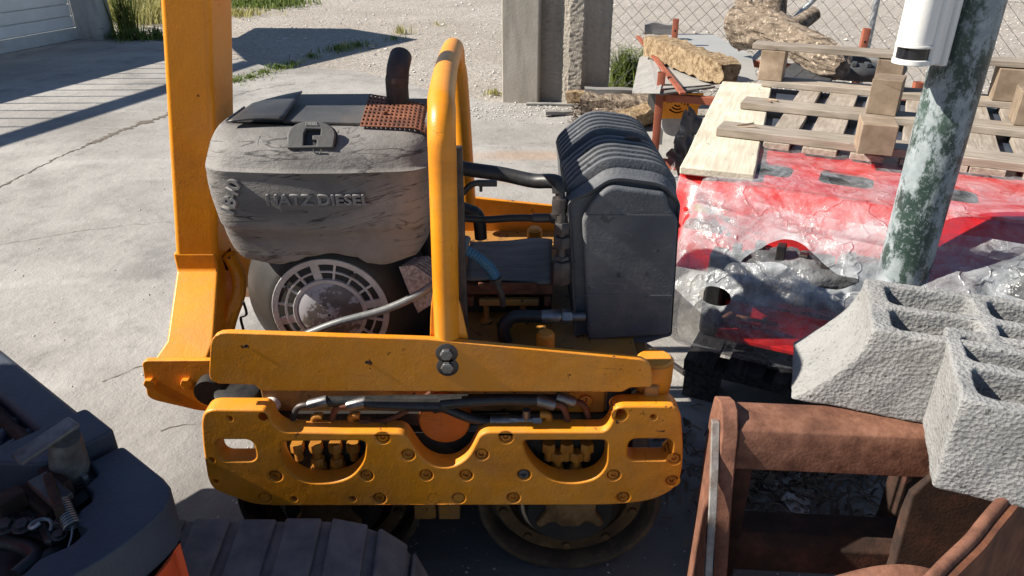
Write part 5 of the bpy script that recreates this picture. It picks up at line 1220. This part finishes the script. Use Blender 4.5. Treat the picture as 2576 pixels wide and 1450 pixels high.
# rounded corner hood block
def slab(name, loop, z0, z1, mat, bev=.02, seg=4, parent=ex):
    b = MB(); b.prism([MX @ Vector((x, y, z0)) for x, y in loop], (0, 0, z1 - z0)); return b.done(name, M[mat], parent, bevel=bev, seg=seg)
pit = [tuple(XL(u, v)[:2]) + (.004,) for u, v in ((60, 1442), (94, 1408), (124, 1393), (169, 1374), (187, 1363), (221, 1329), (187, 1310), (199, 1284), (229, 1262), (232, 1239), (214, 1224), (246, 1194), (240, 1183))]
hd = slab('rear_cover', rounded([(.085, 0, .01), (ln + .02, 0, .05), (ln + .05, .10, .04), (ln + .03, .45, .03), (.20, .45, .01)] + pit + [(.085, .05, .005)]), -.075, 0, 'bodyblue', .014, 4)
slab('orange_panel', rounded([(ln - .06, .02, .03), (ln + .035, .03, .03), (ln + .066, .11, .02), (ln + .05, .44), (.25, .44), (.25, .02)]), -.26, -.0755, 'orangered', .01)
slab('pit_floor', [(-.05, .05), (.24, .05), (.24, .5), (-.05, .5)], -.20, -.085, 'black', .004)
for u0, v0, u1, v1 in ((-10, 1114, 41, 1063), (-10, 1150, 84, 1089), (-10, 1185, 60, 1140), (-30, 1080, 5, 1045)):
    MB().tube([PZ(u0, v0, ZT - .028), PZ(u1, v1, ZT - .028)], .010, 12, 1).done('pressed_rib', M['bodyblue'], ex)
br = slab('cover_step', rounded([(-.02, .0, .01), (.072, 0, .01), (.072, .10, .02), (-.02, .16, .02)]), -.10, .022, 'bodyblue', .02, 4)
slab('cover_floor', [(-.9, .05), (-.02, .05), (-.02, .22), (.02, .5), (.0, .8), (-.9, .8)], -.22, -.03, 'bodyblue', .01)
slab('side_rail', [(-.9, 0), (-.021, 0), (-.021, .062), (-.9, .062)], -.22, .0, 'bodyblue', .012)
MB().tube([MX @ Vector((-.8, .078, -.022)), MX @ Vector((-.03, .078, -.022))], .011, 10, 1).done('seal_strip', M['rustdark'], ex)
# latch bracket: flat cross bar on a round-edged strut, hinge and spring
MB().beam(PZ(40, 1160, ZT + .07), PZ(188, 1060, ZT + .085), .030, .007).done('latch_bar', M['lever'], ex, bevel=.003)
p0, p1 = PZ(162, 1098, ZT + .07), PZ(180, 1200, ZT - .02)
b = MB(); b.tube([p0, p0.lerp(p1, .5), p1], lambda t: .020 + .008 * t, 18, 6); st_ = b.done('latch_strut', M['lever'], ex)
MB().box(-.016, .016, -.004, .004, -.06, .0, Matrix.Translation(PZ(200, 1190, ZT)) @ Matrix.Rotation(R(-30), 4, 'Z')).done('strut_web', M['lever'], st_, bevel=.002)
q = PZ(165, 1222, ZT - .03); ax_ = Vector((.25, -.45, .85))
b = MB(); b.lathe([(.0, -.02), (.052, -.02), (.055, -.012), (.055, .0), (.046, .004), (.044, .016), (.030, .018), (.028, .024), (.0, .024)], q, ax_, 32); b.done('hinge_cup', M['steeldark'], ex)
for u0, v0, u1, v1, wd, hh, dz, mt_ in ((95, 1205, 160, 1262, .028, .012, .012, 'steeldark'), (112, 1195, 175, 1235, .014, .03, .0, 'rustdark'), (70, 1240, 150, 1300, .030, .035, -.02, 'rustdark'), (-10, 1282, 62, 1244, .026, .026, .0, 'rustdark'), (20, 1300, 110, 1255, .05, .02, -.03, 'steeldark'), (60, 1330, 150, 1295, .02, .03, -.03, 'rustdark'), (125, 1210, 155, 1300, .012, .03, .01, 'rustdark'), (-10, 1345, 90, 1300, .035, .02, -.045, 'steeldark'), (150, 1330, 175, 1300, .02, .02, -.02, 'steeldark')):
    MB().beam(PZ(u0, v0, ZT + dz), PZ(u1, v1, ZT + dz), wd, hh).done('hinge_plate', M[mt_], ex, bevel=.003)
for u0, v0, r_ in ((12, 1322, .012), (56, 1322, .011), (100, 1262, .010), (140, 1240, .009), (40, 1262, .009), (150, 1345, .008), (200, 1215, .009)):
    hexbolt('bolt', PZ(u0, v0, ZT - .016), (.1, -.2, 1), r_ * .85, M['steeldark'], ex, r_ * 1.2)
s0, s1 = PZ(152, 1262, ZT + .012), PZ(182, 1325, ZT - .002); b = MB(); axs = (s1 - s0); dn_ = axs.normalized(); e_a = dn_.cross(Vector((0, 0, 1))).normalized(); e_b = dn_.cross(e_a)
b.tube([s0 + axs * (k / 110) + (e_a * math.cos(k * .6283) + e_b * math.sin(k * .6283)) * .0095 for k in range(111)], .0017, 6, 1); b.done('spring', M['steel'], ex)
b = MB(); b.tube([s1, s1 + Vector((.002, -.012, -.01)), s1 + Vector((-.004, -.03, -.03))], .0016, 6, 3); b.done('spring_hook', M['steel'], ex)
q = PZ(108, 1335, ZT - .02); b = MB(); b.tube([q + Vector((.010 * math.cos(a), .014 * math.sin(a), .004 * a)) for a in [k * .7 for k in range(9)]], .0026, 8, 3); b.done('hook', M['galv'], ex)
for k, pts in enumerate((((-20, 1320), (40, 1345), (110, 1352), (140, 1390), (60, 1440)), ((-20, 1360), (50, 1372), (90, 1400), (40, 1450)), ((60, 1290), (110, 1320), (130, 1360), (150, 1345)), ((-20, 1265), (30, 1270), (80, 1300), (90, 1330)))):
    MB().tube([PZ(u, v, ZT - .045 + .008 * k) for u, v in pts], .013 - .002 * k, 12, 6).done('cable_loom', M['rubber'], ex)
# rubber track: belt loop with pads
TX0, TX1, TY0, TY1, TZ = -1.5, -.165, .74, 1.01, .335; TR = .172
def beltpt(u):  # u in metres along the loop, starting top left going right
    Lf = TX1 - TX0 - 2 * TR + .0
    seg_ = [Lf, math.pi * TR, Lf, math.pi * TR]; tot = sum(seg_); u %= tot
    if u < Lf: return Vector((TX0 + TR + u, 0, 2 * TR)), 0
    u -= Lf
    if u < seg_[1]: a = u / TR; return Vector((TX1 - TR + TR * math.sin(a), 0, TR + TR * math.cos(a))), -a
    u -= seg_[1]
    if u < Lf: return Vector((TX1 - TR - u, 0, 0)), -math.pi
    u -= Lf; a = u / TR; return Vector((TX0 + TR - TR * math.sin(a), 0, TR - TR * math.cos(a))), -math.pi - a
tot = 2 * (TX1 - TX0 - 2 * TR) + 2 * math.pi * TR
tk_ = MB(); NB = 90; rings = []
for k in range(NB + 1):
    p, a = beltpt(tot * k / NB); nrm = Vector((math.sin(-a), 0, math.cos(a))); p = p + Vector((0, 0, .012))
    rings.append([p + Vector((0, TY0, 0)), p + Vector((0, TY1, 0)), p + Vector((0, TY1, 0)) - nrm * .02, p + Vector((0, TY0, 0)) - nrm * .02])
tk_.rings(rings, cap=False); bmesh.ops.remove_doubles(tk_.b, verts=tk_.b.verts, dist=.0002); tko = tk_.done('track', M['trackr'], ex)
npad = 37
for k in range(npad):
    p, a = beltpt(tot * (k + .5) / npad); Mx = Matrix.Translation(p + Vector((0, 0, .012))) @ Matrix.Rotation(-a, 4, 'Y')
    for y0, y1, sk in ((TY0, TY0 + .11, .0), (TY1 - .145, TY1, .010)):
        b = MB(); b.prism([Mx @ Vector(q_) for q_ in ((-.036 + sk, y0, .0), (.028 + sk, y0, .0), (.040 - sk, y1, .0), (-.026 - sk, y1, .0))], Mx.to_3x3() @ Vector((0, 0, .008 + .003 * (k % 2)))); b.done('track_pad', M['trackr'], tko, bevel=.005)
MB().box(TX0 + .15, TX1 - .16, TY0 + .03, TY1 - .03, .05, .27).done('track_frame', M['dark'], ex, bevel=.01)
for X in (TX0 + TR, TX1 - TR): MB().lathe([(.05, .0), (.13, .01), (.13, .2), (.05, .21)], (X, TY0 + .02, TR + .012), (0, 1, 0), 24).done('track_wheel', M['dark'], ex)
# assumed unseen body on the carrier, added to shade the low left corner
b = MB(); b.box(-2.0, -1.16, .40, 1.08, .5, 1.58); b.done('shade_block', M['orangered'], ex, bevel=.06, seg=4)
b = MB(); b.box(-2.0, -.75, .42, .93, .36, .499); b.done('chassis', M['dark'], ex, bevel=.02)
